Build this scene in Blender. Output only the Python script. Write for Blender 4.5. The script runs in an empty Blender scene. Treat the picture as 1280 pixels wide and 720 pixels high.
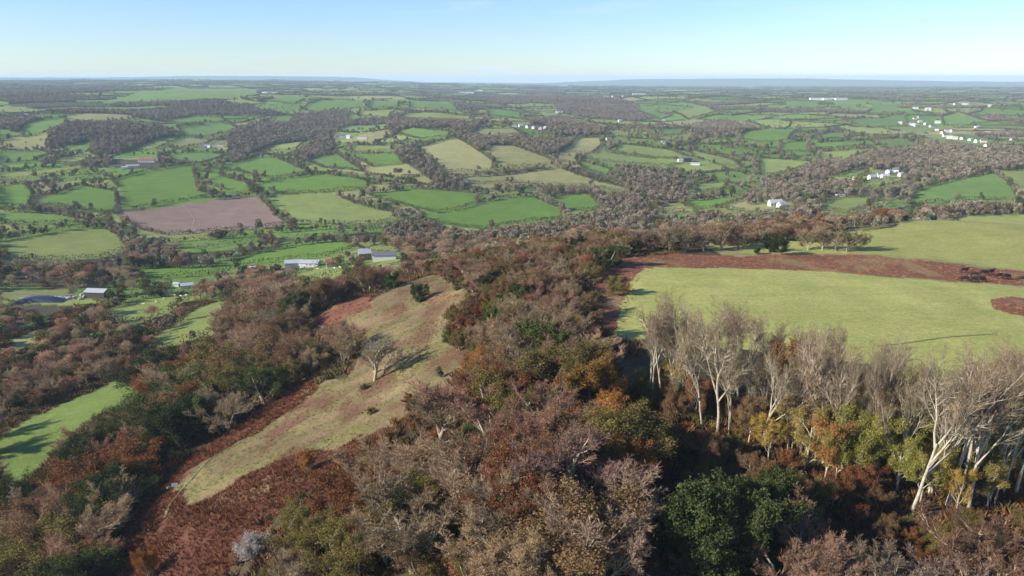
import bpy, math, random
import numpy as np
from mathutils import Vector, Matrix

R = math.radians
SC = bpy.context.scene
COL = SC.collection
rnd = random.Random(7)
nrng = np.random.default_rng(11)

# ------------------------------------------------------------------ camera
CAMZ = 60.0
FPX = 985.0                      # focal length in pixels of a 1280 wide picture
PITCH = math.atan((360 - 97) / FPX)
cam = bpy.data.cameras.new('camera')
cam.sensor_width = 36.0
cam.lens = 36.0 * FPX / 1280.0
cam.clip_start = 1.0
cam.clip_end = 90000
camo = bpy.data.objects.new('camera', cam)
camo.location = (0, 0, CAMZ)
camo.rotation_euler = (math.pi / 2 - PITCH, 0, 0)
COL.objects.link(camo)
SC.camera = camo
cp, sp = math.cos(PITCH), math.sin(PITCH)

def pix_dir(px, py):
    a = (px - 640) / FPX
    b = -(py - 360) / FPX
    return (a, cp + b * sp, -sp + b * cp)

def to_pix(x, y, z):
    dz = z - CAMZ
    f = y * cp - dz * sp
    u = y * sp + dz * cp
    f = np.maximum(f, 0.01)
    return 640 + FPX * x / f, 360 - FPX * u / f

# ------------------------------------------------------------------ terrain
CTRL = [
 (640,720,-1),(1280,720,-3),(900,720,-2),(300,720,-20),(0,720,-48),(150,700,-35),
 (640,600,-2),(500,620,-8),(400,640,-14),(330,600,-19),(200,640,-30),(100,640,-45),
 (430,530,-15),(560,540,-5),(640,480,0),(700,420,1),(640,380,-2),(600,350,-7),(540,400,-10),(500,400,-15),
 (467,476,-14),(400,385,-25),(330,440,-33),(385,490,-21),(280,555,-30),(220,600,-31),(150,560,-44),(90,520,-47),
 (240,400,-56),(180,470,-47),(300,365,-60),(560,350,-13),(500,350,-30),(480,332,-45),(40,590,-47),(0,540,-50),
 (780,420,0),(790,345,0),(1000,340,0),(1280,360,0),(1280,470,1),(1000,430,1),(1080,292,-2),(1280,280,-2),(950,308,-3),
 (1140,640,-1),(820,505,0),(1000,600,-1),(1280,620,-1),(850,312,-4),(700,318,-6),
 (760,262,-72),(640,272,-72),(560,285,-68),(860,258,-66),(970,258,-60),(1040,255,-60),(1140,251,-56),(1240,235,-55),
 (1105,218,-65),(1000,215,-70),(1180,165,-55),(1280,190,-52),(860,200,-60),(900,170,-50),(1050,140,-36),(1250,135,-29),(800,120,-22),
 (640,140,-42),(600,190,-50),(520,222,-63),(550,150,-27),(640,120,-30),(730,180,-60),(720,225,-70),(460,165,-55),(400,130,-12),(800,150,-52),
 (250,270,-70),(235,250,-64),(150,230,-62),(185,202,-56),(100,180,-50),(140,165,-38),(250,130,-10),(50,140,-20),(200,115,4),
 (300,330,-70),(220,345,-68),(80,300,-68),(70,370,-62),(20,420,-58),(160,390,-60),(465,318,-60),(400,345,-58),(400,290,-70),
 (450,260,-68),(20,230,-62),(320,190,-66),(300,150,-38),(380,215,-67),
]
POLAR = [  # azimuth deg, distance, height
 (0,8,-2),(0,35,-2),(-60,8,-6),(60,8,-3),(-40,60,-38),(-60,60,-40),(60,60,-4),(-35,110,-50),(38,160,0),(60,200,-2),(38,300,-2),(60,350,-5),
 (-60,200,-55),(-60,500,-62),(-38,600,-62),(-60,1500,-50),(-60,4000,-15),(-60,10000,-10),(60,800,-55),(60,2000,-50),(60,5000,-35),(60,12000,-35),
 (-38,1500,-50),(38,1500,-54),(8,460,-40),(20,480,-35),(32,500,-35),(2,440,-42),(26,420,-8),(14,400,-14),
 (-30,5000,8),(-30,9000,24),(-15,5000,6),(-15,9000,20),(0,6000,-28),(0,10000,-42),(15,6000,-35),(15,10000,-55),(30,6000,-35),(30,10000,-45),
 (-30,14000,-60),(-15,14000,-60),(0,14000,-120),(15,14000,-100),(30,14000,-90),
]
def ctrl_rows():
    rows = []
    for px, py, z in CTRL:
        d = pix_dir(px, py)
        t = (CAMZ - z) / -d[2]
        x, y = d[0] * t, d[1] * t
        rows.append((math.atan2(x, y), math.log(math.hypot(x, y)), z))
    for a, r, z in POLAR:
        rows.append((R(a), math.log(r), z))
    return np.array(rows)
CR = ctrl_rows()
def _k(d2):
    return 0.5 * d2 * np.log(d2 + 1e-12)
def tps_fit(P, v, lam):
    n = len(P)
    d2 = ((P[:, None] - P[None]) ** 2).sum(-1)
    A = np.zeros((n + 3, n + 3))
    A[:n, :n] = _k(d2) + lam * np.eye(n)
    A[:n, n] = 1; A[:n, n + 1:] = P
    A[n, :n] = 1; A[n + 1:, :n] = P.T
    return np.linalg.solve(A, np.concatenate([v, [0, 0, 0]]))
TW = tps_fit(CR[:, :2], CR[:, 2], 0.0015)
def tps(az, lr):
    out = np.zeros(len(az))
    for s in range(0, len(az), 60000):
        a = az[s:s+60000]; l = lr[s:s+60000]
        d2 = (a[:, None] - CR[None, :, 0]) ** 2 + (l[:, None] - CR[None, :, 1]) ** 2
        out[s:s+60000] = _k(d2) @ TW[:-3] + TW[-3] + TW[-2] * a + TW[-1] * l
    return out

_g = nrng.random((256, 256))
def vnoise(x, y):
    xi = np.floor(x).astype(int); yi = np.floor(y).astype(int)
    fx = x - xi; fy = y - yi
    fx = fx * fx * (3 - 2 * fx); fy = fy * fy * (3 - 2 * fy)
    a = _g[xi % 256, yi % 256]; b = _g[(xi + 1) % 256, yi % 256]
    c = _g[xi % 256, (yi + 1) % 256]; d = _g[(xi + 1) % 256, (yi + 1) % 256]
    return (a * (1 - fx) + b * fx) * (1 - fy) + (c * (1 - fx) + d * fx) * fy
def fbm(x, y, o=3):
    s = 0; a = 1; t = 0
    for i in range(o):
        s = s + a * vnoise(x * 2 ** i + 17 * i, y * 2 ** i + 5 * i); t += a; a *= .5
    return s / t

AZ = R(1) * np.concatenate([np.linspace(-64, -37, 60)[:-1], np.linspace(-37, 37, 760), np.linspace(37, 64, 60)[1:]])
rr = [6.0]
while rr[-1] < 19000:
    r = rr[-1]
    rr.append(r + min(max(r * r * 2.6e-5, 0.25 if r > 60 else 1.2), r * 0.012))
RR = np.array(rr)
NA, NR = len(AZ), len(RR)
GA, GR = np.meshgrid(AZ, RR, indexing='ij')
def lerpz(tbl, a):
    return np.interp(np.degrees(a), [t[0] for t in tbl], [t[1] for t in tbl])
GX = GR * np.sin(GA); GY = GR * np.cos(GA)
GZ = tps(GA.ravel(), np.log(GR.ravel())).reshape(NA, NR)
amp = np.clip((GR - 350) / 500, 0, 1) * np.clip(16000 / GR, 0.3, 1)
GZ += amp * 14 * (fbm(GX / 260 + 3, GY / 260 + 9, 3) - .5) * np.clip(GR / 900, .5, 1.8)
GZ += np.clip((GR - 40) / 100, 0, 1) * 0.9 * (fbm(GX / 16, GY / 16, 3) - .5)
# the far blue ridges on the horizon
prof = lerpz([(-64,40),(-34,60),(-27,64),(-25,72),(-22,88),(-19,92),(-16.5,84),(-13,80),(-11,66),(-9,20),(-6,-30),(2,-50),(7,10),(9,30),(13,34),(16,44),(20,46),(21.5,30),(23,22),(26,10),(28,-4),(31,-10),(40,0),(64,10)], GA)
prof = prof + 10 * (fbm(GA * 60, GA * 0 + 2, 3) - .5)
w = np.clip((GR - 13500) / 2500, 0, 1); w = w * w * (3 - 2 * w) * np.clip((19500 - GR) / 2500, 0, 1)
GZ = GZ * (1 - w) + w * prof

def zat(x, y):
    x = np.atleast_1d(np.asarray(x, float)); y = np.atleast_1d(np.asarray(y, float))
    a = np.arctan2(x, y); r = np.hypot(x, y)
    i = np.clip(np.searchsorted(AZ, a) - 1, 0, NA - 2); j = np.clip(np.searchsorted(RR, r) - 1, 0, NR - 2)
    fa = np.clip((a - AZ[i]) / (AZ[i + 1] - AZ[i]), 0, 1); fr = np.clip((r - RR[j]) / (RR[j + 1] - RR[j]), 0, 1)
    return (GZ[i, j] * (1 - fa) + GZ[i + 1, j] * fa) * (1 - fr) + (GZ[i, j + 1] * (1 - fa) + GZ[i + 1, j + 1] * fa) * fr
def z1(x, y):
    return float(zat(x, y)[0])
SL = np.maximum.accumulate((GZ - CAMZ) / GR, axis=1)      # steepest line of sight so far, per azimuth
def seen(x, y, ztop):
    a = np.arctan2(x, y); r = np.hypot(x, y)
    i = np.clip(np.searchsorted(AZ, a), 0, NA - 1); j = np.clip(np.searchsorted(RR, r) - 2, 0, NR - 1)
    return (ztop - CAMZ) / r > SL[i, j]
def hit(px, py):
    d = pix_dir(px, py)
    h = math.hypot(d[0], d[1]); s = d[2] / h; a = math.atan2(d[0], d[1])
    i = min(max(int(np.searchsorted(AZ, a)) - 1, 0), NA - 2)
    f = (a - AZ[i]) / (AZ[i + 1] - AZ[i])
    p = GZ[i] * (1 - f) + GZ[i + 1] * f
    below = (p - (CAMZ + s * RR))
    k = np.nonzero((below > 0) & (RR > 40))[0]
    if len(k) == 0:
        r = 12000.0
    else:
        k = k[0]
        b0, b1 = below[k - 1], below[k]
        r = RR[k - 1] + (RR[k] - RR[k - 1]) * (-b0 / (b1 - b0) if b1 != b0 else 0)
    return r * math.sin(a), r * math.cos(a)
def inpoly(P, x, y):
    P = np.asarray(P); res = np.zeros(x.shape, bool)
    m = (x >= P[:, 0].min()) & (x <= P[:, 0].max()) & (y >= P[:, 1].min()) & (y <= P[:, 1].max())
    if not m.any(): return res
    xs, ys = x[m], y[m]; c = np.zeros(xs.shape, bool)
    n = len(P)
    for i in range(n):
        x1, y1 = P[i]; x2, y2 = P[(i + 1) % n]
        if y1 == y2: continue
        t = ((y1 > ys) != (y2 > ys)) & (xs < (x2 - x1) * (ys - y1) / (y2 - y1) + x1)
        c ^= t
    res[m] = c
    return res

def wob(x, y, s=9., a=7.):
    a = a * np.clip((235 - np.hypot(x, y)) / 60, .12, 1)
    return x + a * (fbm(x / s, y / s, 3) - .5) * 2, y + a * (fbm(x / s + 50, y / s + 20, 3) - .5) * 2
# ------------------------------------------------------------------ land cover, outlined on the ground
GREEN = (.120,.188,.042); BRIGHT = (.108,.186,.030); OLIVE = (.245,.235,.095); LIME = (.185,.220,.062); SOIL = (.200,.140,.108)
PALE = (.290,.294,.092); TAN = (.205,.145,.082); BRACK = (.105,.045,.028); LITTER = (.065,.050,.028); SCRUB = (.135,.130,.062)
FIELDS = [
 # (colour, pixel outline of the photo, hedged)
 (PALE,[(762,425),(774,395),(788,352),(806,335),(900,335),(1000,338),(1070,343),(1180,352),(1300,362),(1620,388),(1620,540),(1300,480),(1190,462),(1050,452),(960,440),(860,430)],0),
 (PALE,[(1075,290),(1120,283),(1200,271),(1290,269),(1620,266),(1620,362),(1290,338),(1230,333),(1140,322),(1075,315)],0),
 (PALE,[(935,301),(1000,293),(1075,287),(1074,315),(960,317),(925,316)],0),
 (GREEN,[(132,127),(175,115),(225,110),(320,112),(320,118),(287,120),(240,125),(175,128)],1),
 (GREEN,[(25,162),(47,150),(82,147),(82,155),(55,167),(30,172)],1),
 (OLIVE,[(82,145),(132,142),(175,147),(135,152),(88,151)],1),
 (GREEN,[(205,150),(237,146),(277,147),(282,152),(225,155)],1),
 (GREEN,[(222,160),(262,154),(287,155),(297,162),(262,171),(232,170)],1),
 (LIME,[(160,190),(180,180),(220,170),(225,174),(195,187)],1),
 (OLIVE,[(215,180),(235,172),(270,175),(258,180),(218,187)],1),
 (GREEN,[(205,195),(250,190),(287,194),(250,205),(220,202)],1),
 (GREEN,[(-5,162),(12,162),(10,175),(-5,177)],1),
 (GREEN,[(-5,190),(50,188),(65,192),(42,202),(-5,206)],1),
 (GREEN,[(78,185),(110,176),(115,180),(110,190),(85,190)],1),
 (LIME,[(58,203),(110,189),(125,197),(95,205)],1),
 (LIME,[(-5,217),(62,210),(120,207),(100,213),(15,225),(-5,226)],1),
 (BRIGHT,[(-5,232),(30,230),(42,242),(37,258),(-5,263)],1),
 (GREEN,[(65,222),(130,215),(125,220),(75,228)],1),
 (BRIGHT,[(47,250),(100,232),(145,240),(148,258),(140,268),(110,264),(60,256)],1),
 (BRIGHT,[(140,225),(240,205),(250,240),(270,244),(165,262),(152,260),(158,245)],1),
 (BRIGHT,[(262,208),(280,205),(275,220),(310,230),(315,242),(288,242),(265,230)],1),
 (BRIGHT,[(288,205),(320,197),(345,198),(388,215),(345,223),(330,222),(300,215)],1),
 (SOIL,[(143,268),(235,254),(320,244),(335,258),(360,281),(320,287),(275,289),(205,294),(175,287)],1),
 (BRIGHT,[(325,230),(400,217),(460,227),(460,236),(415,240),(345,242)],1),
 (LIME,[(345,245),(415,242),(445,255),(500,268),(503,273),(470,280),(375,280),(352,258)],1),
 (GREEN,[(382,200),(420,191),(455,215),(405,210)],1),
 (BRIGHT,[(435,192),(495,192),(505,205),(467,209)],1),
 (BRIGHT,[(455,242),(515,236),(595,242),(597,255),(575,262),(545,266),(510,258)],1),
 (BRIGHT,[(520,272),(570,264),(625,248),(665,245),(702,262),(705,272),(640,280),(605,287),(550,280)],1),
 (OLIVE,[(522,186),(570,171),(595,187),(617,202),(615,213),(557,215),(540,200)],1),
 (OLIVE,[(607,182),(640,182),(695,202),(690,206),(640,209),(620,202)],1),
 (OLIVE,[(590,167),(595,161),(640,160),(655,168),(610,171)],1),
 (GREEN,[(495,165),(512,160),(565,165),(560,170),(525,174)],1),
 (LIME,[(447,145),(450,139),(495,136),(485,147)],1),
 (LIME,[(497,147),(527,140),(587,145),(592,150),(545,149)],1),
 (GREEN,[(512,125),(560,127),(577,140),(512,135)],1),
 (GREEN,[(462,127),(500,126),(497,134),(460,135)],1),
 (GREEN,[(377,137),(400,125),(455,125),(455,135),(395,140)],1),
 (GREEN,[(325,127),(357,120),(387,122),(370,130)],1),
 (GREEN,[(330,152),(345,145),(370,145),(362,153)],1),
 (LIME,[(335,182),(385,175),(370,187),(337,190)],1),
 (BRIGHT,[(607,135),(650,140),(655,150),(612,145)],1),
 (LIME,[(437,182),(490,182),(490,188),(440,190)],1),
 (OLIVE,[(700,190),(720,172),(750,172),(752,182),(740,192),(725,191)],1),
 (OLIVE,[(570,222),(620,219),(700,210),(790,237),(775,240),(730,232),(640,228),(590,230)],1),
 (GREEN,[(720,200),(765,212),(760,220),(730,212)],1),
 (LIME,[(775,180),(840,188),(880,200),(860,202),(760,188)],1),
 (LIME,[(757,190),(858,204),(835,208),(725,198)],1),
 (LIME,[(860,185),(915,200),(928,210),(875,202)],1),
 (LIME,[(865,230),(910,227),(905,237),(870,240)],1),
 (BRIGHT,[(850,254),(900,247),(938,245),(900,260),(870,262)],1),
 (OLIVE,[(820,260),(848,255),(868,263),(830,267)],1),
 (OLIVE,[(905,262),(950,254),(985,262),(950,268)],1),
 (BRIGHT,[(690,245),(735,242),(752,257),(740,265),(712,262)],1),
 (BRIGHT,[(975,180),(1010,176),(1010,190),(977,190)],1),
 (LIME,[(950,197),(1022,202),(975,217),(950,220)],1),
 (GREEN,[(1015,170),(1060,166),(1060,173),(1015,176)],1),
 (GREEN,[(1017,179),(1088,176),(1098,182),(1020,187)],1),
 (GREEN,[(1092,175),(1122,172),(1152,182),(1110,187)],1),
 (GREEN,[(1177,145),(1197,140),(1247,152),(1210,157),(1180,157)],1),
 (LIME,[(1022,190),(1095,186),(1060,200),(1025,198)],1),
 (GREEN,[(1040,220),(1080,212),(1085,216),(1070,223)],1),
 (LIME,[(1055,232),(1130,224),(1135,228),(1100,235)],1),
 (GREEN,[(1140,240),(1185,227),(1242,216),(1260,228),(1275,250),(1210,250),(1135,256)],1),
 (LIME,[(1246,216),(1290,212),(1290,246),(1264,228)],1),
 (LIME,[(1020,257),(1050,247),(1095,247),(1085,258),(1060,267),(1022,263)],1),
 (GREEN,[(1097,262),(1135,253),(1170,253),(1135,262),(1110,268)],1),
 (GREEN,[(1052,150),(1130,143),(1135,158),(1085,160)],1),
 (GREEN,[(1085,130),(1125,128),(1122,142),(1090,138)],1),
 (GREEN,[(982,127),(1022,127),(1020,133),(985,133)],1),
 (GREEN,[(1042,126),(1082,125),(1083,132),(1044,132)],1),
 (BRIGHT,[(920,172),(950,162),(1000,160),(985,175),(950,178)],1),
 (GREEN,[(800,130),(840,145),(825,150),(800,140)],1),
 (GREEN,[(822,162),(862,160),(852,168),(830,170)],1),
 (LIME,[(840,140),(880,132),(900,140),(860,150)],1),
 # near the foot of the ridge
 (LIME,[(-5,302),(82,287),(130,285),(150,295),(162,312),(125,322),(87,327),(-5,322)],1),
 (GREEN,[(-5,265),(50,267),(100,274),(95,280),(37,282),(-5,280)],1),
 (GREEN,[(185,305),(250,300),(320,296),(330,300),(250,312),(210,308)],1),
 (GREEN,[(340,292),(407,287),(480,285),(520,282),(480,290),(350,300)],1),
 (BRIGHT,[(160,342),(180,334),(260,335),(320,315),(385,305),(430,302),(445,310),(405,322),(320,330),(250,345),(180,350)],1),
 (LIME,[(340,349),(395,335),(447,331),(450,338),(420,345),(377,353)],1),
 (LIME,[(130,390),(160,375),(260,364),(257,370),(225,380),(212,392),(175,405),(150,405)],1),
 (LIME,[(178,431),(250,385),(300,365),(297,372),(287,385),(272,405),(268,418),(230,430),(195,437)],1),
 ((.125,.170,.042),[(-10,600),(-10,550),(37,524),(160,469),(187,464),(182,490),(172,505),(130,515),(95,535),(65,570),(30,600)],0),
 (BRIGHT,[(102,422),(125,407),(137,412),(120,424)],1),
 (OLIVE,[(15,425),(50,412),(45,430),(20,440)],0),
 (GREEN,[(20,410),(62,395),(60,402),(30,412)],0),
]
# bracken and rough grass on the ridge and around the plateau field
SLOPE = [(228,592),(300,548),(372,512),(400,478),(440,468),(455,430),(430,400),(470,372),(540,344),(590,352),(600,372),(585,400),(600,420),(590,452),(555,480),(520,505),(470,545),(330,590),(250,625),(200,650)]
BRACKENS = [
 [(160,640),(190,580),(235,572),(300,530),(345,492),(385,480),(392,492),(372,512),(300,548),(228,592),(200,650),(160,690)],
 [(200,650),(250,625),(330,590),(440,548),(460,560),(400,600),(330,650),(290,720),(150,760),(140,720)],
 [(378,412),(400,390),(435,375),(462,370),(465,385),(430,400),(395,415)],
 [(735,348),(750,338),(760,322),(850,317),(930,321),(960,318),(1075,318),(1140,324),(1230,335),(1300,340),(1620,364),(1620,386),(1300,360),(1180,351),(1070,342),(900,334),(815,336),(798,350),(783,395),(765,420),(750,400),(752,372)],
 [(1236,374),(1262,370),(1300,374),(1300,400),(1262,392),(1240,385)],
 [(510,360),(540,380),(600,372),(560,368)],
 [(330,478),(370,470),(400,478),(372,492)],
]
fields = []
for c, P, h in FIELDS:
    fields.append((c, np.array([hit(*p) for p in P]), h))
slopeW = np.array([hit(*p) for p in SLOPE])
brackW = [np.array([hit(*p) for p in P]) for P in BRACKENS]

# far patchwork: small enclosures scattered beyond the outlined ones
NS = 2300
sa = nrng.uniform(R(-40), R(40), NS); sl = nrng.uniform(math.log(400), math.log(12500), NS)
sr = np.exp(sl)
keep = nrng.random(NS) < np.clip((sr / 5000) ** .8, .25, 1)
sa, sr = sa[keep], sr[keep]
SEED = np.stack([sr * np.sin(sa), sr * np.cos(sa)], 1)
PURPLE_WOODS = [[(-5,104),(130,104),(200,108),(130,124),(60,132),(-5,140)],[(60,132),(150,128),(330,124),(330,150),(300,160),(200,152),(140,142),(60,150)],
  [(330,155),(370,150),(440,140),(440,165),(400,172),(330,175)],[(700,120),(760,118),(820,128),(800,150),(740,150),(690,135)],[(500,118),(640,112),(700,118),(640,134),(580,132)]]
woodW = [np.array([hit(*p) for p in P]) for P in PURPLE_WOODS]
ncell = len(SEED)
cellwood = nrng.random(ncell) < np.interp(np.hypot(*SEED.T), [400, 1200, 4000, 9000], [.0, .05, .09, .20])
for P in woodW:
    cellwood |= inpoly(P, SEED[:, 0], SEED[:, 1]) & (nrng.random(ncell) < .62)
cellcol = np.array([[GREEN, LIME, OLIVE, GREEN, BRIGHT, LIME][k] for k in nrng.integers(0, 6, ncell)]) * nrng.uniform(.95, 1.3, (ncell, 1))
cellcol[cellwood] = (.085,.070,.048)
def cells(x, y, want2=False):
    # nearest two seeds in a metric that keeps the cells wide and shallow
    out = np.zeros(len(x), int); gap = np.zeros(len(x))
    from mathutils.kdtree import KDTree
    global _kd
    if '_kd' not in globals():
        _kd = KDTree(ncell)
        for i, s in enumerate(SEED): _kd.insert((s[0], s[1], 0), i)
        _kd.balance()
    for q in range(len(x)):
        f = _kd.find_n((x[q], y[q], 0), 2)
        out[q] = f[0][1]; gap[q] = f[1][2] - f[0][2]
    return out, gap

WOODS = [[(57,185),(62,165),(100,150),(135,152),(160,155),(205,160),(222,168),(180,180),(150,192),(122,197),(115,180),(80,182)],
 [(0,165),(0,150),(20,145),(60,150),(25,165)], [(285,165),(330,150),(400,140),(440,135),(430,160),(380,178),(330,185),(300,200),(285,190)],
 [(367,195),(380,185),(412,165),(420,175),(410,192),(380,200)], [(495,190),(520,182),(545,215),(575,225),(600,235),(560,240),(520,212),(500,200)],
 [(480,150),(560,148),(600,158),(590,165),(560,160),(500,162),(490,170)], [(570,170),(600,165),(640,175),(700,175),(715,180),(690,195),(640,182),(600,180)],
 [(690,128),(760,122),(800,130),(820,148),(790,152),(740,148),(700,142)], [(660,150),(700,146),(740,158),(760,168),(700,171),(665,162)], [(765,225),(770,212),(820,208),(850,215),(860,235),(830,240),(790,237)],
 [(740,240),(800,238),(860,240),(850,252),(810,258),(790,272),(740,270)], [(660,235),(690,225),(760,235),(740,242),(690,243)],
 [(865,155),(905,150),(945,160),(915,172),(870,168)], [(960,215),(1020,203),(1060,200),(1120,190),(1200,178),(1280,190),(1280,210),(1240,214),(1185,224),(1140,222),(1080,208),(1040,218),(1000,232),(960,235)],
 [(950,225),(1000,235),(1050,230),(1130,236),(1130,250),(1100,245),(1040,245),(1010,255),(960,248)],
 [(960,262),(1020,268),(1080,270),(1140,264),(1180,256),(1290,252),(1290,266),(1200,270),(1100,280),(1060,288),(940,292),(900,282),(930,270)],
 [(0,325),(40,322),(100,330),(150,330),(150,345),(130,360),(60,362),(0,350)], [(140,290),(180,300),(220,314),(240,332),(180,332),(160,340),(130,318)],
 [(0,380),(40,380),(130,385),(130,410),(60,425),(0,410)], [(520,285),(620,290),(700,282),(760,268),(900,282),(930,300),(790,306),(620,306),(520,318),(470,300)],
 [(330,296),(400,292),(440,295),(430,300),(380,302),(330,306)], [(210,318),(260,314),(320,308),(300,314),(240,326)], [(640,210),(700,212),(670,222),(600,225)]]
WOODS = [np.array(P, float) for P in WOODS]
def inwood(px, py):
    r = np.zeros(len(px), bool)
    for P in WOODS: r |= inpoly(P, px, py)
    return r

fx, fy = GX.ravel(), GY.ravel()
fid = np.full(fx.shape, -1)
colr = np.empty((len(fx), 3))
base = np.array(SCRUB); n1 = fbm(fx / 37, fy / 37, 3); n2 = fbm(fx / 9 + 40, fy / 9, 3)
colr[:] = base * (.65 + .8 * n1)[:, None]
rad = GR.ravel()
near = rad < 330
colr[near] = np.array(LITTER) * (.6 + .9 * n2[near])[:, None]
rt = near & (fx > 76)
colr[rt] = np.array(OLIVE) * (.8 + .4 * n2[rt])[:, None]
far = (rad > 380)
ci, cg = cells(fx[far], fy[far])
tint = cellcol[ci].copy()
edge = cg < np.clip(rad[far] / 500, 3, 14)
tint[edge] = (.075,.070,.035)
vpx, vpy = to_pix(fx[far], fy[far], GZ.ravel()[far])
tint[inwood(vpx, vpy)] = (.095,.082,.045)
tint[rad[far] > 12600] = (.070,.070,.050)
wv = np.clip((rad[far] - 380) / 60, 0, 1)[:, None]
colr[far] = colr[far] * (1 - wv) + tint * wv
wx, wy = wob(fx, fy)
m = inpoly(slopeW, wx, wy)
g = np.clip(fbm(fx / 12, fy / 5, 3) * 1.5 - .35, 0, 1)[:, None]
colr[m] = (np.array(TAN) * (1 - g) + np.array((.165,.155,.055)) * g)[m] * (.65 + .7 * n2[m])[:, None]
rp = np.clip(fbm(fx / 8 + 90, fy / 14 + 30, 3) * 5 - 2.75, 0, .85)[:, None]
colr[m] = (colr * (1 - rp) + np.array((.135,.070,.042)) * rp)[m]
for P in brackW:
    m = inpoly(P, wx, wy)
    colr[m] = np.array(BRACK) * (.8 + .5 * n2[m])[:, None] * (1.7 if np.hypot(*P.mean(0)) > 215 else 1)
    tp = np.clip(fbm(fx / 7 + 11, fy / 11 + 60, 3) * 6 - 3.5, 0, .8)[:, None]
    colr[m] = (colr * (1 - tp) + np.array((.23,.17,.085)) * tp)[m]
ja = np.clip(rad / 400, .5, 2)
jx = (fx + ja * 3.2 * (fbm(fx / 6, fy / 6, 3) - .5), fy + ja * 5 * (fbm(fx / 6 + 70, fy / 6, 3) - .5))
for k, (c, P, h) in enumerate(fields):
    m = inpoly(P, *jx)
    if k == 0: m &= ~inpoly(brackW[4], wx, wy)
    fid[m] = k
    tone = nrng.uniform(.95, 1.15) * (1 if k < 3 else 1.06)
    colr[m] = np.array(c) * tone * (.9 + .2 * n1[m])[:, None]
inany = fid >= 0

# ------------------------------------------------------------------ materials
def new_mat(name):
    m = bpy.data.materials.new(name); m.use_nodes = True
    nt = m.node_tree; nt.nodes.clear()
    return m, nt, nt.nodes.new('ShaderNodeOutputMaterial')
def ramp(nt, src, stops):
    r = nt.nodes.new('ShaderNodeValToRGB'); nt.links.new(src, r.inputs[0])
    while len(r.color_ramp.elements) < len(stops): r.color_ramp.elements.new(.5)
    for e, (p, c) in zip(r.color_ramp.elements, stops):
        e.position = p; e.color = (*c, 1) if len(c) == 3 else c
    return r.outputs[0]
def noise(nt, vec, scale, detail=4, rough=.6):
    n = nt.nodes.new('ShaderNodeTexNoise'); n.inputs['Scale'].default_value = scale
    n.inputs['Detail'].default_value = detail; n.inputs['Roughness'].default_value = rough
    nt.links.new(vec, n.inputs['Vector']); return n.outputs['Fac']
def mul(nt, a, b, mode='MULTIPLY', fac=1):
    x = nt.nodes.new('ShaderNodeMix'); x.data_type = 'RGBA'; x.blend_type = mode
    x.inputs['Factor'].default_value = fac
    nt.links.new(a, x.inputs['A']); nt.links.new(b, x.inputs['B']); return x.outputs['Result']

def ground_mat():
    m, nt, out = new_mat('ground_cover')
    at = nt.nodes.new('ShaderNodeAttribute'); at.attribute_name = 'cover'
    geo = nt.nodes.new('ShaderNodeNewGeometry'); P = geo.outputs['Position']
    a = ramp(nt, noise(nt, P, .9, 6, .7), [(.28, (.72, .72, .72)), (.72, (1.25, 1.25, 1.25))])
    b = ramp(nt, noise(nt, P, .06, 5, .6), [(.3, (.86, .90, .80)), (.7, (1.13, 1.09, 1.16))])
    mp = nt.nodes.new('ShaderNodeMapping'); mp.inputs['Scale'].default_value = (.02, .3, .1); mp.inputs['Rotation'].default_value = (0, 0, .5)
    nt.links.new(P, mp.inputs[0])
    c = ramp(nt, noise(nt, mp.outputs[0], 1, 4, .6), [(.3, (.93, .93, .93)), (.7, (1.06, 1.06, 1.04))])
    col = mul(nt, mul(nt, mul(nt, at.outputs['Color'], a), b), c)
    bs = nt.nodes.new('ShaderNodeBsdfPrincipled'); bs.inputs['Roughness'].default_value = .95
    bs.inputs['Specular IOR Level'].default_value = .1
    nt.links.new(col, bs.inputs['Base Color'])
    bp = nt.nodes.new('ShaderNodeBump'); bp.inputs['Strength'].default_value = .7; bp.inputs['Distance'].default_value = .35
    nt.links.new(noise(nt, P, 1.6, 6, .75), bp.inputs['Height']); nt.links.new(bp.outputs[0], bs.inputs['Normal'])
    nt.links.new(bs.outputs[0], out.inputs[0])
    return m
def plain_mat(name, col, rough=.8, var=.18, scale=1.2, metal=0):
    m, nt, out = new_mat(name)
    geo = nt.nodes.new('ShaderNodeTexCoord'); P = geo.outputs['Object']
    bs = nt.nodes.new('ShaderNodeBsdfPrincipled'); bs.inputs['Roughness'].default_value = rough
    bs.inputs['Metallic'].default_value = metal
    a = ramp(nt, noise(nt, P, scale, 5, .65), [(.3, tuple(c * (1 - var) for c in col)), (.7, tuple(min(1, c * (1 + var)) for c in col))])
    nt.links.new(a, bs.inputs['Base Color']); nt.links.new(bs.outputs[0], out.inputs[0])
    return m
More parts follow.
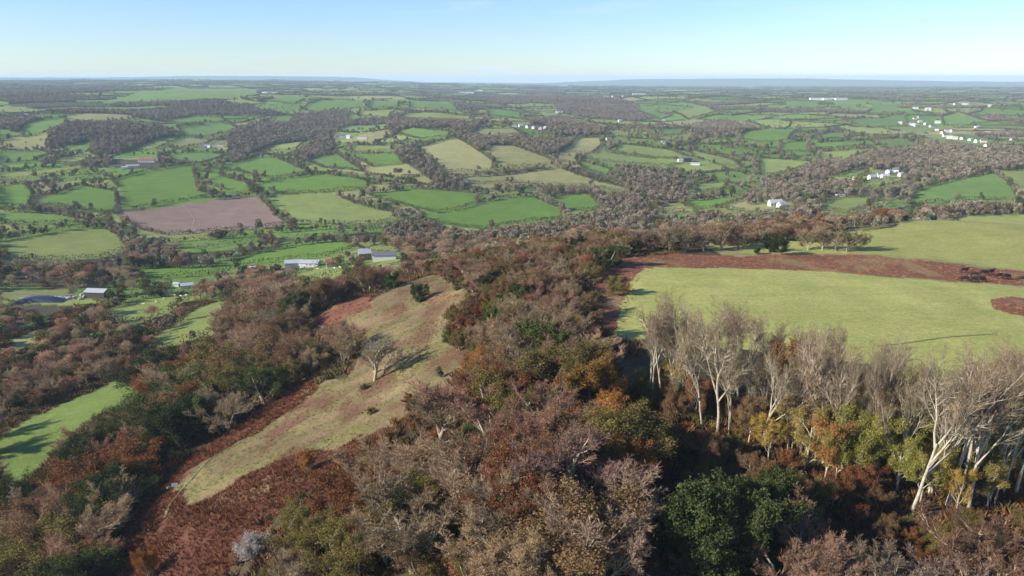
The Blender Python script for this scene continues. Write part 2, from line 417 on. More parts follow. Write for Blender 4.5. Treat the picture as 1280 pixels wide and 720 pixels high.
def plant_mat(name, col=None, trans=0.0, jit=.3, nscale=.8):
    """Foliage, twigs and bark: the colour is the object's own colour (or col), with clump and tree-to-tree variation."""
    m, nt, out = new_mat(name)
    oi = nt.nodes.new('ShaderNodeObjectInfo')
    if col is None:
        c = oi.outputs['Color']
    else:
        q = nt.nodes.new('ShaderNodeRGB'); q.outputs[0].default_value = (*col, 1); c = q.outputs[0]
    tc = nt.nodes.new('ShaderNodeTexCoord')
    c = mul(nt, c, ramp(nt, noise(nt, tc.outputs['Object'], nscale, 3, .7), [(.32, (.70, .67, .63)), (.70, (1.55, 1.48, 1.40))]))
    c = mul(nt, c, ramp(nt, oi.outputs['Random'], [(0, (1 - jit, 1 - jit * 1.05, 1 - jit * .9)), (.5, (1.0, 1.0 + jit * .25, 1.0)), (1, (1 + jit, 1 + jit * .95, 1 + jit * .85))]))
    d = nt.nodes.new('ShaderNodeBsdfDiffuse'); nt.links.new(c, d.inputs[0])
    if trans > 0:
        t = nt.nodes.new('ShaderNodeBsdfTranslucent'); nt.links.new(c, t.inputs[0])
        mx = nt.nodes.new('ShaderNodeMixShader'); mx.inputs[0].default_value = trans
        nt.links.new(d.outputs[0], mx.inputs[1]); nt.links.new(t.outputs[0], mx.inputs[2]); nt.links.new(mx.outputs[0], out.inputs[0])
    else:
        nt.links.new(d.outputs[0], out.inputs[0])
    return m
MG = ground_mat()
M_TWIG = plant_mat('twigs', trans=.25, jit=.22, nscale=.35)
M_LEAF = plant_mat('leaves', trans=.18, jit=.2, nscale=.7)
M_BARK = plant_mat('bark', (.28,.24,.18), jit=.2, nscale=1.5)
M_PALEBARK = plant_mat('pale_bark', (.35,.315,.25), jit=.12, nscale=1.2)

# ------------------------------------------------------------------ object helpers
def tag(o, label=None, cat=None, group=None, kind=None):
    if label: o['label'] = label
    if cat: o['category'] = cat
    if group: o['group'] = group
    if kind: o['kind'] = kind
    return o
def mesh_np(name, V, F, mats, mi=None, k=3, smooth=False):
    V = np.asarray(V, np.float32); F = np.asarray(F, np.int32)
    me = bpy.data.meshes.new(name)
    me.vertices.add(len(V)); me.vertices.foreach_set('co', V.ravel())
    me.loops.add(F.size); me.loops.foreach_set('vertex_index', F.ravel())
    me.polygons.add(len(F)); me.polygons.foreach_set('loop_start', np.arange(0, F.size, k, dtype=np.int32))
    if mi is not None: me.polygons.foreach_set('material_index', np.asarray(mi, np.int32))
    if smooth: me.polygons.foreach_set('use_smooth', np.ones(len(F), bool))
    for m in mats: me.materials.append(m)
    me.update(calc_edges=True)
    return me
def link(name, me, parent=None, loc=None):
    o = bpy.data.objects.new(name, me); COL.objects.link(o)
    if parent: o.parent = parent
    if loc is not None: o.location = loc
    return o
class MB:
    """Collects polygons of one part."""
    def __init__(s): s.v = []; s.f = []
    def box(s, c, d, rz=0, taper=1):
        b = len(s.v); cr, sr_ = math.cos(rz), math.sin(rz)
        for z in (-1, 1):
            for x, y in ((-1, -1), (1, -1), (1, 1), (-1, 1)):
                t = taper if z > 0 else 1
                X, Y = x * d[0] / 2 * t, y * d[1] / 2 * t
                s.v.append((c[0] + X * cr - Y * sr_, c[1] + X * sr_ + Y * cr, c[2] + z * d[2] / 2))
        for q in ((0, 3, 2, 1), (4, 5, 6, 7), (0, 1, 5, 4), (1, 2, 6, 5), (2, 3, 7, 6), (3, 0, 4, 7)):
            s.f.append([b + i for i in q])
        return s
    def poly(s, pts):
        b = len(s.v); s.v += pts; s.f.append(list(range(b, b + len(pts)))); return s
    def tube(s, pts, rads, n=8, cap=True):
        b0 = len(s.v); prev = None
        for i, p in enumerate(pts):
            p = Vector(p); a = Vector(pts[max(i - 1, 0)]); c = Vector(pts[min(i + 1, len(pts) - 1)])
            d = (c - a).normalized(); u = d.orthogonal() if prev is None else (prev - d * prev.dot(d))
            u.normalize(); prev = u; w_ = d.cross(u)
            for k in range(n):
                t = 2 * math.pi * k / n
                q = p + (u * math.cos(t) + w_ * math.sin(t)) * rads[i]; s.v.append(tuple(q))
        for i in range(len(pts) - 1):
            for k in range(n):
                k2 = (k + 1) % n
                s.f.append([b0 + i * n + k, b0 + i * n + k2, b0 + (i + 1) * n + k2, b0 + (i + 1) * n + k])
        if cap:
            s.f.append([b0 + k for k in range(n)][::-1]); s.f.append([b0 + (len(pts) - 1) * n + k for k in range(n)])
        return s
    def mesh(s, name, mat, smooth=False):
        me = bpy.data.meshes.new(name); me.from_pydata(s.v, [], s.f); me.materials.append(mat)
        if smooth:
            for p in me.polygons: p.use_smooth = True
        return me
    def build(s, name, mat, parent=None, loc=None, smooth=False):
        return link(name, s.mesh(name, mat, smooth), parent, loc)

# ------------------------------------------------------------------ ground meshes
def build_ground():
    idx = np.arange(NA * NR).reshape(NA, NR)
    q = np.stack([idx[:-1, :-1], idx[1:, :-1], idx[1:, 1:], idx[:-1, 1:]], -1).reshape(-1, 4)[:, ::-1]
    V = np.stack([GX.ravel(), GY.ravel(), GZ.ravel()], 1)
    ids = fid[q]
    same = np.where((ids == ids[:, :1]).all(1), ids[:, 0], -1)
    rgba = np.concatenate([colr, np.ones((len(colr), 1))], 1).astype(np.float32)
    def make(name, faces):
        u, inv = np.unique(faces, return_inverse=True)
        me = mesh_np(name, V[u], inv.reshape(-1, 4), [MG], k=4, smooth=True)
        a = me.color_attributes.new('cover', 'FLOAT_COLOR', 'POINT'); a.data.foreach_set('color', rgba[u].ravel())
        o = link(name, me); o['kind'] = 'structure'; return o
    make('ground', q[same == -1])
    for k, (c, P, h) in enumerate(fields):
        f = q[same == k]
        if len(f) < 4: continue
        o = make('ploughed_field' if c == SOIL else 'pasture_field', f)
build_ground()
# sea beyond the far ridges
M_SEA = plain_mat('sea_water', (.03,.10,.17), .25, .1, .001)
MB().poly([(-30000, 16000, -170), (30000, 16000, -170), (30000, 29000, -170), (-30000, 29000, -170)]).build('sea', M_SEA)['kind'] = 'structure'

# ------------------------------------------------------------------ plant generators
def fibo_dir(r, up=0):
    while True:
        v = Vector((r.uniform(-1, 1), r.uniform(-1, 1), r.uniform(-1, 1)))
        if .05 < v.length < 1: break
    v.normalize(); v.z += up; return v.normalized()
def side_dir(r, d, ang):
    u = d.orthogonal().normalized(); w_ = d.cross(u); t = r.uniform(0, 2 * math.pi)
    return (d * math.cos(ang) + (u * math.cos(t) + w_ * math.sin(t)) * math.sin(ang)).normalized()
class Tree:
    def __init__(s, seed): s.r = random.Random(seed); s.tv = []; s.tf = []; s.cv = []; s.cf = []; s.cm = []; s.tips = []
    def tube(s, pts, r0, r1, n, crown=False):
        V, F = (s.cv, s.cf) if crown else (s.tv, s.tf)
        b = len(V); m = len(pts)
        for i, p in enumerate(pts):
            d = (pts[min(i + 1, m - 1)] - pts[max(i - 1, 0)]).normalized(); u = d.orthogonal().normalized(); w_ = d.cross(u)
            rad_ = r0 + (r1 - r0) * i / (m - 1)
            for k in range(n):
                t = 2 * math.pi * k / n; q = p + (u * math.cos(t) + w_ * math.sin(t)) * rad_; V.append((q.x, q.y, q.z))
        for i in range(m - 1):
            for k in range(n):
                a, c = b + i * n + k, b + i * n + (k + 1) % n
                F.append((a, c, c + n)); F.append((a, c + n, a + n))
                if crown: s.cm += [0, 0]
    def blade(s, p, q, w_, mat=0):
        b = len(s.cv); d = (q - p); u = side_dir(s.r, d.normalized() if d.length > 0 else Vector((0, 0, 1)), math.pi / 2) * w_ / 2
        for v in (p - u, p + u, q): s.cv.append((v.x, v.y, v.z))
        s.cf.append((b, b + 1, b + 2)); s.cm.append(mat)
    def leaf(s, p, size):
        b = len(s.cv); r = s.r; n = fibo_dir(r, .5); u = n.orthogonal().normalized(); t = r.uniform(0, 6.28); w_ = n.cross(u)
        u, w_ = u * math.cos(t) + w_ * math.sin(t), w_ * math.cos(t) - u * math.sin(t)
        h = size * r.uniform(.6, 1.2)
        for v in (p + u * h, p - u * h * .5 + w_ * h * .6, p - u * h * .5 - w_ * h * .6): s.cv.append((v.x, v.y, v.z))
        s.cf.append((b, b + 1, b + 2)); s.cm.append(1)
    def path(s, p, d, L, n, wig, up):
        pts = [p.copy()]; dirs = []
        for i in range(n):
            d = (d + Vector((s.r.gauss(0, wig), s.r.gauss(0, wig), s.r.gauss(0, wig) + up))).normalized(); dirs.append(d)
            p = p + d * (L / n); pts.append(p.copy())
        return pts, dirs
    def branch(s, p, d, L, r0, lv, P):
        r = s.r
        if lv >= P['maxlv']:
            for _ in range(P['fine']):
                t = r.uniform(.15, 1); a = p + d * L * t
                dd = side_dir(r, d, r.uniform(.2, .75)); dd.z += .3
                s.blade(a, a + dd * L * r.uniform(.6, 1.1), P['tw'])
            s.blade(p, p + d * L, P['tw'] * 1.3)
            for _ in range(P['leaves']):
                a = p + d * L * r.uniform(.1, 1.3) + fibo_dir(r) * P['lspread']
                s.leaf(a, P['ls'])
            return
        n = 6 if lv == 0 else 4 if lv < 3 else 3
        pts, dirs = s.path(p, d, L, n, P['wig'] * (1 if lv else .4), P['up'] if lv else .03)
        s.tube(pts, r0, r0 * (.55 if lv == 0 else .25), 7 if lv == 0 else 5 if lv == 1 else 3, crown=lv > P['pl'])
        cnt = P['n'][lv]
        for k in range(cnt):
            t = P['t0'][lv] + (1 - P['t0'][lv]) * (k + r.uniform(.2, .9)) / cnt
            i = min(int(t * n), n - 1); q = pts[i].lerp(pts[i + 1], t * n - i)
            ang = r.uniform(*P['ang'][lv])
            dd = side_dir(r, dirs[i], ang)
            if dd.z < -.15: dd.z *= -.4
            dd.normalize()
            s.branch(q, dd, L * P['len'][lv] * r.uniform(.7, 1.15) * (1.15 - .45 * t), max(r0 * P['rad'][lv], .012), lv + 1, P)
        if lv and lv < 3:
            s.branch(pts[-1], dirs[-1], L * P['len'][lv] * .8, r0 * .3, lv + 1, P)
    def meshes(s, name, bark):
        return (mesh_np(name + '_trunk', s.tv, s.tf, [bark], smooth=True) if s.tv else None,
                mesh_np(name + '_crown', s.cv, s.cf, [M_TWIG, M_LEAF], s.cm))
def params(**k):
    P = dict(maxlv=4, n=[5, 6, 6, 5], t0=[.45, .2, .15, .1], ang=[(.35, .7), (.45, .95), (.5, 1.0), (.5, 1.0)], len=[.62, .52, .48, .5], pl=2,
             rad=[.55, .5, .5, .5], wig=.13, up=.05, fine=5, tw=.034, leaves=0, ls=.16, lspread=.25)
    P.update(k); return P
PROTO = {}
def add_proto(kind, seed, H, bark, r0=None, stems=1, lean=.05, **k):
    t = Tree(seed); P = params(**k)
    for i in range(stems):
        a = 2 * math.pi * i / stems + t.r.uniform(-.4, .4); le = lean if stems == 1 else t.r.uniform(*P.get('sl', (.12, .3)))
        d = Vector((math.cos(a) * le, math.sin(a) * le, 1)).normalized()
        base_ = Vector((math.cos(a), math.sin(a), 0)) * (.0 if stems == 1 else .35)
        t.branch(base_ - Vector((0, 0, .8)), d, H * P.get('tl', .62) * (1 if i == 0 else t.r.uniform(.8, 1)), (r0 or H * .02) * (1 if stems == 1 else .7), 0, P)
    zm = max(v[2] for v in t.cv); rm = np.percentile(np.hypot(*np.array(t.cv)[:, :2].T), 96)
    sc = H / zm
    t.tv = [(a * sc, b * sc, c * sc) for a, b, c in t.tv]; t.cv = [(a * sc, b * sc, c * sc) for a, b, c in t.cv]
    PROTO.setdefault(kind, []).append((*t.meshes(kind, bark), H, rm * sc))
# height 10 m reference sizes; copies are scaled
A4 = [(.5, 1.0), (.4, .85), (.45, .9), (.45, .9)]
for sd in range(5):
    add_proto('bare', 100 + sd, 10, M_BARK, tl=.45, n=[9, 7, 7, 5], t0=[.25, .2, .15, .1], ang=[(.5, 1.1), (.4, .85), (.45, .9), (.45, .9)], len=[.85, .55, .5, .5], fine=7, tw=.022, up=.10)
for sd in range(4):
    add_proto('twiggy', 130 + sd, 10, M_BARK, stems=4, tl=.55, n=[7, 6, 6, 5], t0=[.2, .2, .15, .1], ang=[(.35, .8), (.35, .8), (.45, .9), (.45, .9)], len=[.6, .55, .5, .5], fine=5, tw=.022, up=.12)
for sd in range(6):
    add_proto('beech', 160 + sd, 22, M_PALEBARK, r0=.27, stems=1 if sd % 3 else 2, tl=.5, lean=.04, sl=(.04, .10), n=[5, 7, 7, 5], t0=[.5, .3, .15, .1], ang=[(.2, .45), (.35, .75), (.45, .9), (.5, 1.0)], len=[.95, .52, .5, .45], rad=[.68, .5, .5, .5], wig=.12, up=.10, fine=5, tw=.026, pl=3)
for sd in range(2):
    add_proto('goldbeech', 180 + sd, 20, M_PALEBARK, r0=.25, tl=.62, n=[10, 6, 5, 5], t0=[.2, .25, .2, .1], ang=[(.5, 1.0), (.4, .9), (.5, 1.0), (.5, 1.0)], len=[.5, .55, .5, .5], fine=2, tw=.03, leaves=5, ls=.17, lspread=.5)
for sd in range(4):
    add_proto('leafy', 200 + sd, 10, M_BARK, tl=.42, n=[9, 7, 6, 4], t0=[.15, .2, .15, .1], ang=[(.5, 1.2), (.45, .95), (.5, 1.0), (.5, 1.0)], len=[.85, .55, .5, .5], fine=2, leaves=15, ls=.085, lspread=.35)
for sd in range(3):
    add_proto('thinleaf', 230 + sd, 10, M_BARK, stems=3, tl=.55, n=[7, 6, 5, 4], t0=[.15, .2, .15, .1], ang=[(.4, .9), (.45, .95), (.5, 1.0), (.5, 1.0)], len=[.65, .55, .5, .5], fine=5, leaves=5, ls=.09, lspread=.3, tw=.022, up=.09)
for sd in range(3):
    add_proto('evergreen', 260 + sd, 10, M_BARK, stems=3, tl=.6, n=[8, 6, 5, 4], t0=[.08, .15, .1, .1], ang=[(.6, 1.2), (.45, .95), (.5, 1.0), (.5, 1.0)], len=[.5, .5, .5, .5], fine=0, leaves=10, ls=.12, lspread=.3)
for sd in range(2):
    add_proto('holly', 275 + sd, 14, M_BARK, stems=5, tl=.5, n=[8, 6, 6, 4], t0=[.05, .15, .1, .1], ang=[(.5, 1.2), (.45, .95), (.5, 1.0), (.5, 1.0)], len=[.6, .55, .5, .5], fine=1, leaves=9, ls=.15, lspread=.4, tw=.03)
for sd in range(4):
    add_proto('shrub', 290 + sd, 4, M_BARK, r0=.05, stems=6, tl=.5, n=[7, 6, 5], maxlv=3, t0=[.05, .1, .1], ang=[(.4, 1.1), (.5, 1.0), (.5, 1.0)], len=[.7, .55, .5], fine=6, tw=.02, leaves=5, ls=.085, lspread=.25)

# simpler shapes for trees a long way off
def puff(name, seed, H, W, n, size, bark=None, bare=False, low=.25, mat=None, flat=0):
    r = random.Random(seed); t = Tree(seed)
    cl = []
    for _ in range(9):
        a = r.uniform(0, 6.28); q = r.uniform(.1, .62) * W; zc = H * r.uniform(low + .15, .82)
        cl.append((Vector((math.cos(a) * q, math.sin(a) * q, zc)), r.uniform(.22, .42) * W * 1.1))
    for i in range(n):
        c, rd = r.choice(cl); d = fibo_dir(r, .25); p = c + d * rd * r.uniform(.55, 1.05)
        if p.z > H: p.z = H - r.uniform(0, .1) * H
        if p.z < .3: p.z = .3
        if bare:
            dd = ((p - Vector((0, 0, H * .3))).normalized() + fibo_dir(r) * .6).normalized()
            t.blade(p - dd * size * .5, p + dd * size * .6, size * .2)
        else:
            t.leaf(p, size)
    if bark:
        p0 = Vector((0, 0, -.5)); p1 = Vector((r.uniform(-.3, .3), r.uniform(-.3, .3), H * .45))
        t.tube([p0, p0.lerp(p1, .5), p1], H * .025, H * .014, 5)
        for _ in range(6):
            a = r.uniform(0, 6.28); e = Vector((math.cos(a) * W * .6, math.sin(a) * W * .6, H * r.uniform(.6, .85)))
            s_ = p0.lerp(p1, r.uniform(.55, 1)); t.tube([s_, s_.lerp(e, .5) + Vector((0, 0, .3)), e], H * .010, H * .004, 3)
    mats = [mat or M_TWIG, mat or M_LEAF]
    tm = mesh_np(name + '_trunk', t.tv, t.tf, [bark]) if bark else None
    return tm, mesh_np(name + '_crown', t.cv, t.cf, mats, t.cm), H, W
MID = {'bare': [puff('mid_bare', 400 + i, 10, 4.6, 1900, .62, M_BARK, True) for i in range(4)],
       'leafy': [puff('mid_leafy', 420 + i, 10, 4.6, 900, .42, M_BARK) for i in range(4)],
       'evergreen': [puff('mid_evergreen', 440 + i, 10, 3.8, 1100, .42, M_BARK, low=0) for i in range(2)],
       'shrub': [puff('mid_shrub', 460 + i, 4, 2.8, 420, .32, None, low=-.1) for i in range(3)]}

BARE_TINTS = [(.330,.205,.145),(.340,.240,.160),(.315,.180,.132),(.300,.230,.155),(.305,.170,.115),(.305,.225,.135)]
LEAF_TINTS = {'orange': (.30,.125,.035), 'rust': (.18,.078,.038), 'olive': (.155,.128,.045), 'gold': (.30,.20,.045), 'green': (.070,.085,.028), 'dark': (.038,.050,.020), 'brown': (.17,.108,.058), 'lime': (.165,.170,.035)}
TREES = []   # x, y, proto kind, height, width factor, tint key, zone

def scatter(P, spacing, seed, jit=.8, margin=0):
    P = np.asarray(P); r = np.random.default_rng(seed)
    x0, y0 = P.min(0) - margin; x1, y1 = P.max(0) + margin
    gx, gy = np.meshgrid(np.arange(x0, x1 + spacing, spacing), np.arange(y0, y1 + spacing, spacing))
    x = (gx + r.uniform(-.5, .5, gx.shape) * spacing * jit).ravel(); y = (gy + r.uniform(-.5, .5, gy.shape) * spacing * jit).ravel()
    m = inpoly(P, *wob(x, y)) if margin else inpoly(P, x, y)
    return x[m], y[m]
def W(P): return np.array([hit(*p) for p in P])

MIXES = {
 'ridge': [('twiggy', .26), ('bare', .32), ('thinleaf', .26), ('leafy', .07), ('evergreen', .03), ('shrub', .06)],
 'ridgetop': [('twiggy', .30), ('bare', .18), ('thinleaf', .28), ('leafy', .12), ('evergreen', .03), ('shrub', .09)],
 'hollow': [('leafy', .36), ('twiggy', .14), ('bare', .18), ('thinleaf', .24), ('evergreen', .07)],
 'slope': [('bare', .40), ('twiggy', .30), ('thinleaf', .18), ('leafy', .08), ('evergreen', .04)],
 'under': [('shrub', .45), ('thinleaf', .35), ('leafy', .20)],
}
TM = {
 'ridge': ['rust', 'olive', 'brown', 'olive', 'rust', 'olive', (.26,.125,.04), 'brown', (.20,.175,.05)],
 'ridgetop': ['rust', 'brown', 'olive', 'brown', 'brown'],
 'hollow': ['green', 'dark', 'rust', 'brown', 'dark', 'olive', 'green'],  # extra dark leaf tints put the hollow's deep shade into the colour
 'slope': ['brown', 'olive', 'brown', 'brown'],
 'under': ['rust', 'rust', 'olive', 'brown', 'brown', 'olive'],
}
FARMS = [[(440,303),(502,303),(502,330),(440,330)],[(350,316),(420,318),(420,336),(350,336)],[(0,360),(136,355),(136,380),(0,382)],[(210,348),(246,348),(246,364),(210,364)],[(140,190),(198,190),(198,214),(140,214)],
 [(958,247),(990,247),(990,262),(958,262)],[(1082,208),(1130,208),(1130,226),(1082,226)],[(846,186),(880,188),(880,208),(846,206)],[(245,176),(285,176),(285,188),(245,188)],[(412,164),(465,164),(465,176),(412,176)],[(640,152),(686,154),(686,164),(640,162)],[(1120,144),(1160,144),(1240,176),(1236,188),(1120,160)]]
OPENP = [np.array(P, float) for P in FARMS] + [np.array(P, float) for c, P, h in FIELDS] + [np.array(SLOPE, float)] + [np.array(P, float) for P in BRACKENS]
def hides_open(x, y, z, h, f=.6, wide=False):
    """True where a crown of that height would stand in front of ground the photo shows open."""
    px, py = to_pix(x, y, z + h * f); q0 = to_pix(x, y, z)[1]; w_ = np.abs(q0 - py) * .45; r = np.zeros(len(px), bool)
    for P in OPENP:
        r |= inpoly(P, px, py)
        if wide: r |= inpoly(P, px - w_, py) | inpoly(P, px + w_, py)
    return r
def fill(zone, mix, P, spacing, hmin, hmax, seed, holes=(), wide=1.0):
    x, y = scatter(P, spacing, seed)
    r = random.Random(seed)
    for a, b in zip(x, y):
        if any(math.hypot(a - h[0], b - h[1]) < h[2] for h in holes): continue
        k = r.choices([m[0] for m in MIXES[mix]], [m[1] for m in MIXES[mix]])[0]
        h = r.uniform(hmin, hmax) * (.42 if k == 'shrub' else 1)
        if k in ('bare', 'twiggy'): t = r.choice(BARE_TINTS)
        elif k == 'evergreen': t = 'green' if r.random() < .6 else 'dark'
        else: t = r.choice(TM[mix])
        if zone not in ('belt', 'slopescrub') and (hides_open(np.array([a]), np.array([b]), zat(a, b), np.array([h]), .6, zone not in ('ridge', 'edge'))[0] or hides_open(np.array([a]), np.array([b]), zat(a, b), np.array([h]), .92)[0]): continue
        TREES.append([a, b, k, h, r.uniform(.95, 1.25) * wide, t, zone, None])
HERO = []
def hero(px, py, kind, h, wf, tint, zone, label, var=None, rot=None, dz=0):
    x, y = hit(px, py); TREES.append([x, y, kind, h, wf, tint, zone, label, var, rot])
    HERO.append((x, y, 3.2 if h > 7 else 2.0))

# --- trees that can be told apart by eye
hero(467, 476, 'bare', 12.5, 1.5, (.30,.25,.19), 'slope', 'lone pale bare tree with round crown standing on the open grassy slope', 1)
hero(738, 515, 'leafy', 12.5, 1.0, (.24,.14,.04), 'ridge', 'golden-leaved tree at the edge of the dark gap beside the beeches', 0)
hero(705, 522, 'evergreen', 7.5, 1.05, (.038,.085,.022), 'ridge', 'small bright green bush in front of the golden tree')
hero(588, 590, 'holly', 9.5, .75, (.075,.115,.032), 'ridge', 'tall light green evergreen among brown trees on the ridge')
hero(560, 600, 'evergreen', 8.0, .95, (.065,.10,.03), 'ridge', 'rounded green evergreen just beside the tall light green one')
hero(520, 622, 'evergreen', 5.5, .9, (.05,.085,.025), 'ridge', 'low green bush on the ridge below the two evergreens')
hero(905, 722, 'holly', 15.0, 1.05, (.060,.072,.028), 'foot', 'huge spreading dark green holly tree beside the black shadow gap', 1)
hero(955, 680, 'holly', 11.5, .9, (.055,.066,.026), 'foot', 'green evergreen tree pressed against the huge holly tree', 0)
hero(755, 738, 'bare', 14.0, 1.35, (.30,.215,.155), 'ridge', 'broad bare tree with two pale trunks at the bottom of the wood', 0)
hero(706, 655, 'bare', 15.0, 1.75, (.28,.185,.145), 'ridge', 'wide bare brown tree with forked pale limbs over the shadow', 2)
hero(782, 625, 'thinleaf', 11, .9, (.26,.12,.04), 'ridge', 'orange and olive tree between two wide bare trees')
hero(1003, 660, 'leafy', 9.5, .85, 'olive', 'foot', 'olive-green young tree standing between holly and red scrub')
hero(990, 762, 'twiggy', 11.5, 1.3, (.23,.145,.105), 'foot', 'mauve bare tree at the foot of the picture below the holly')
hero(1085, 775, 'twiggy', 11, 1.3, (.23,.17,.13), 'foot', 'grey-brown bare tree low in the picture under the red scrub')
hero(1245, 755, 'twiggy', 13.5, 1.4, (.225,.13,.09), 'foot', 'reddish bare tree filling the bottom corner below the beeches')
hero(1170, 780, 'twiggy', 10, 1.3, (.23,.16,.13), 'foot', 'pale-tipped bare tree beside the reddish corner tree')
hero(430, 650, 'thinleaf', 5, .9, 'orange', 'ridge', 'vivid orange bush surrounded by olive scrub on the ridge')
hero(585, 648, 'thinleaf', 7.0, .8, 'orange', 'ridge', 'bright orange tree right below the green evergreens')
hero(188, 722, 'thinleaf', 7, .8, 'orange', 'hollow', 'thin orange birch standing in dark red bracken')
hero(385, 590, 'thinleaf', 5.5, .7, 'orange', 'slope', 'slender orange birch on the edge of the tan slope')
hero(318, 690, 'shrub', 4.2, 1.2, (.30,.28,.27), 'slope', 'silvery grey leafless bush on the edge of the bracken', 0)
hero(345, 568, 'leafy', 4, 1.0, 'gold', 'slope', 'small yellow tree in the scrub below the lone bare tree') if False else None
hero(403, 462, 'thinleaf', 5, .8, 'gold', 'slope', 'small yellow-leaved tree beside the lone pale tree')
hero(310, 470, 'bare', 13, 1.15, (.24,.18,.13), 'slope', 'large tan bare tree above the dark hollow')
hero(345, 425, 'bare', 13, 1.1, (.25,.21,.16), 'slope', 'large grey bare tree beside the bracken patch')
hero(-22, 570, 'leafy', 12, 1.2, 'olive', 'verge', 'olive tree cut by the frame above the corner field')
hero(-12, 548, 'twiggy', 11, 1.3, (.25,.19,.12), 'verge', 'bare tree cut by the frame behind the olive one at the corner field')
hero(165, 590, 'thinleaf', 5, 1.0, 'brown', 'hollow', 'small rusty tree alone in black shadow beside the bracken') 
hero(945, 318, 'evergreen', 3.2, .9, (.045,.09,.02), 'plateau', 'small dark conifer bush in the bracken strip', 1)
hero(975, 318, 'leafy', 7, 1.1, 'dark', 'plateau', 'dark round tree at the end of the grey hedgerow clump')
hero(962, 315, 'evergreen', 6.5, 1.0, 'dark', 'plateau', 'dark green tree beside the field gate gap')
hero(490, 360, 'evergreen', 7, 1.0, (.05,.09,.025), 'ridgetop', 'dark green bush at the top of the tan slope', 0)
hero(525, 376, 'evergreen', 6.5, 1.15, (.07,.105,.035), 'ridgetop', 'rounded olive evergreen on the tan slope', 2)
hero(617, 398, 'leafy', 6, .9, 'lime', 'ridgetop', 'yellow-green tree on the crest of the ridge')
hero(565, 430, 'leafy', 5, .9, 'green', 'slope', 'dark green scrub bush high on the tan slope')
hero(585, 432, 'bare', 6, .95, (.30,.22,.17), 'slope', 'small twisted bare tree high on the tan slope')
hero(700, 330, 'thinleaf', 6.5, 1.2, 'rust', 'ridgetop', 'rusty spreading tree with black shadow on the ridge end')
hero(770, 368, 'leafy', 6, 1.2, 'olive', 'ridgetop', 'olive round tree at the corner of the pale field')
for i, (px, py, h) in enumerate([(1010, 313, 7), (1028, 313, 8), (1045, 314, 8), (1058, 315, 8.5), (1070, 314, 8)]):
    hero(px, py, 'bare', h, 1.45, [(.20,.17,.10), (.18,.15,.09), (.23,.20,.14)][i % 3], 'plateau', ['first', 'second', 'third', 'fourth', 'fifth'][i] + ' from the left of the grey-green trees between the two pale fields')
for i, (px, py, h, t) in enumerate([(792, 315, 10, (.23,.17,.125)), (812, 316, 9, (.19,.145,.105)), (838, 315, 11, (.23,.19,.12)), (858, 314, 10, (.20,.16,.10)), (880, 314, 9, (.21,.155,.11)), (902, 313, 11, (.21,.16,.11)), (924, 311, 12, (.22,.15,.11))]):
    hero(px, py, 'bare', h, 1.35, t, 'plateau', ['leftmost', 'second', 'third', 'fourth', 'fifth', 'sixth', 'seventh'][i] + (' of' if i == 0 else ' from the left in') + ' the bare tree row behind the bracken strip')

hero(560, 716, 'shrub', 4.5, 1.2, 'olive', 'ridge', 'olive shrub in the gap at the very bottom of the wood')
hero(592, 722, 'shrub', 5, 1.2, 'rust', 'ridge', 'rusty shrub beside the olive one at the bottom of the wood')
hero(530, 728, 'thinleaf', 6.5, 1.2, 'brown', 'ridge', 'brown half-bare tree behind the shrubs at the bottom of the wood')
hero(600, 745, 'thinleaf', 7, 1.2, 'olive', 'ridge', 'olive half-bare tree rising from the bottom edge of the wood')
# --- the belt of pale beeches along the plateau field
ORD = ['leftmost', 'second', 'third', 'fourth', 'fifth', 'sixth', 'seventh', 'eighth', 'ninth', 'tenth', 'eleventh', 'twelfth', 'thirteenth', 'fourteenth', 'fifteenth', 'sixteenth', 'seventeenth', 'eighteenth', 'nineteenth', 'twentieth', 'twenty-first', 'twenty-second', 'twenty-third', 'twenty-fourth', 'twenty-fifth', 'twenty-sixth', 'twenty-seventh', 'twenty-eighth', 'twenty-ninth', 'thirtieth', 'thirty-first', 'thirty-second', 'thirty-third', 'thirty-fourth']
BEECH = [(812, 502, 22, 0, .85, 0), (826, 505, 23, 1, .8, 1), (862, 518, 21, 3, .9, 0), (877, 532, 20, 2, .8, 2), (897, 540, 22, 4, .95, 0), (924, 505, 20, 5, .95, 1),
         (951, 562, 18, 2, .8, 0), (957, 557, 17, 4, .7, 2), (987, 562, 21, 0, .85, 0), (1030, 580, 21, 5, .95, 1), (1072, 585, 20, 3, .8, 0), (1087, 570, 21, 1, .85, 2),
         (1110, 580, 19, 4, .75, 0), (1140, 642, 24, 2, .95, 0), (1182, 633, 23, 5, .9, 1), (1210, 637, 24, 3, 1.05, 0), (1268, 625, 23, 1, .9, 2)]
PALE_T = [(.25,.19,.125), (.235,.155,.105), (.235,.20,.11)]
for i, (px, py, h, v, wf, tt) in enumerate(BEECH):
    o_ = ORD[i] + (' of' if i == 0 else ' from the left of')
    hero(px, py, 'beech', h * 1.07, wf * 1.05, PALE_T[tt], 'belt', o_ + ' the tall pale-trunked bare beeches beside the field', v)
fill('belt', 'under', W([(795, 480), (900, 490), (1000, 520), (1100, 545), (1290, 560), (1290, 640), (1150, 600), (1000, 560), (880, 530), (800, 520)]), 5.0, 3.5, 7, 71)
for i, (px, py, h) in enumerate(sorted([(841, 508, 21), (850, 512, 20), (911, 546, 20), (937, 522, 21), (1007, 566, 21), (1020, 575, 20), (1052, 588, 21), (1098, 590, 20), (1122, 606, 21), (1160, 618, 22), (1196, 630, 23), (1240, 628, 23), (1254, 620, 22)])):
    hero(px, py, 'beech', h, .8, PALE_T[i % 3], 'belt slim', ORD[i] + (' of' if i == 0 else ' from the left of') + ' the slimmer beech stems between the big pale trunks', (i * 7 + 1) % 6)
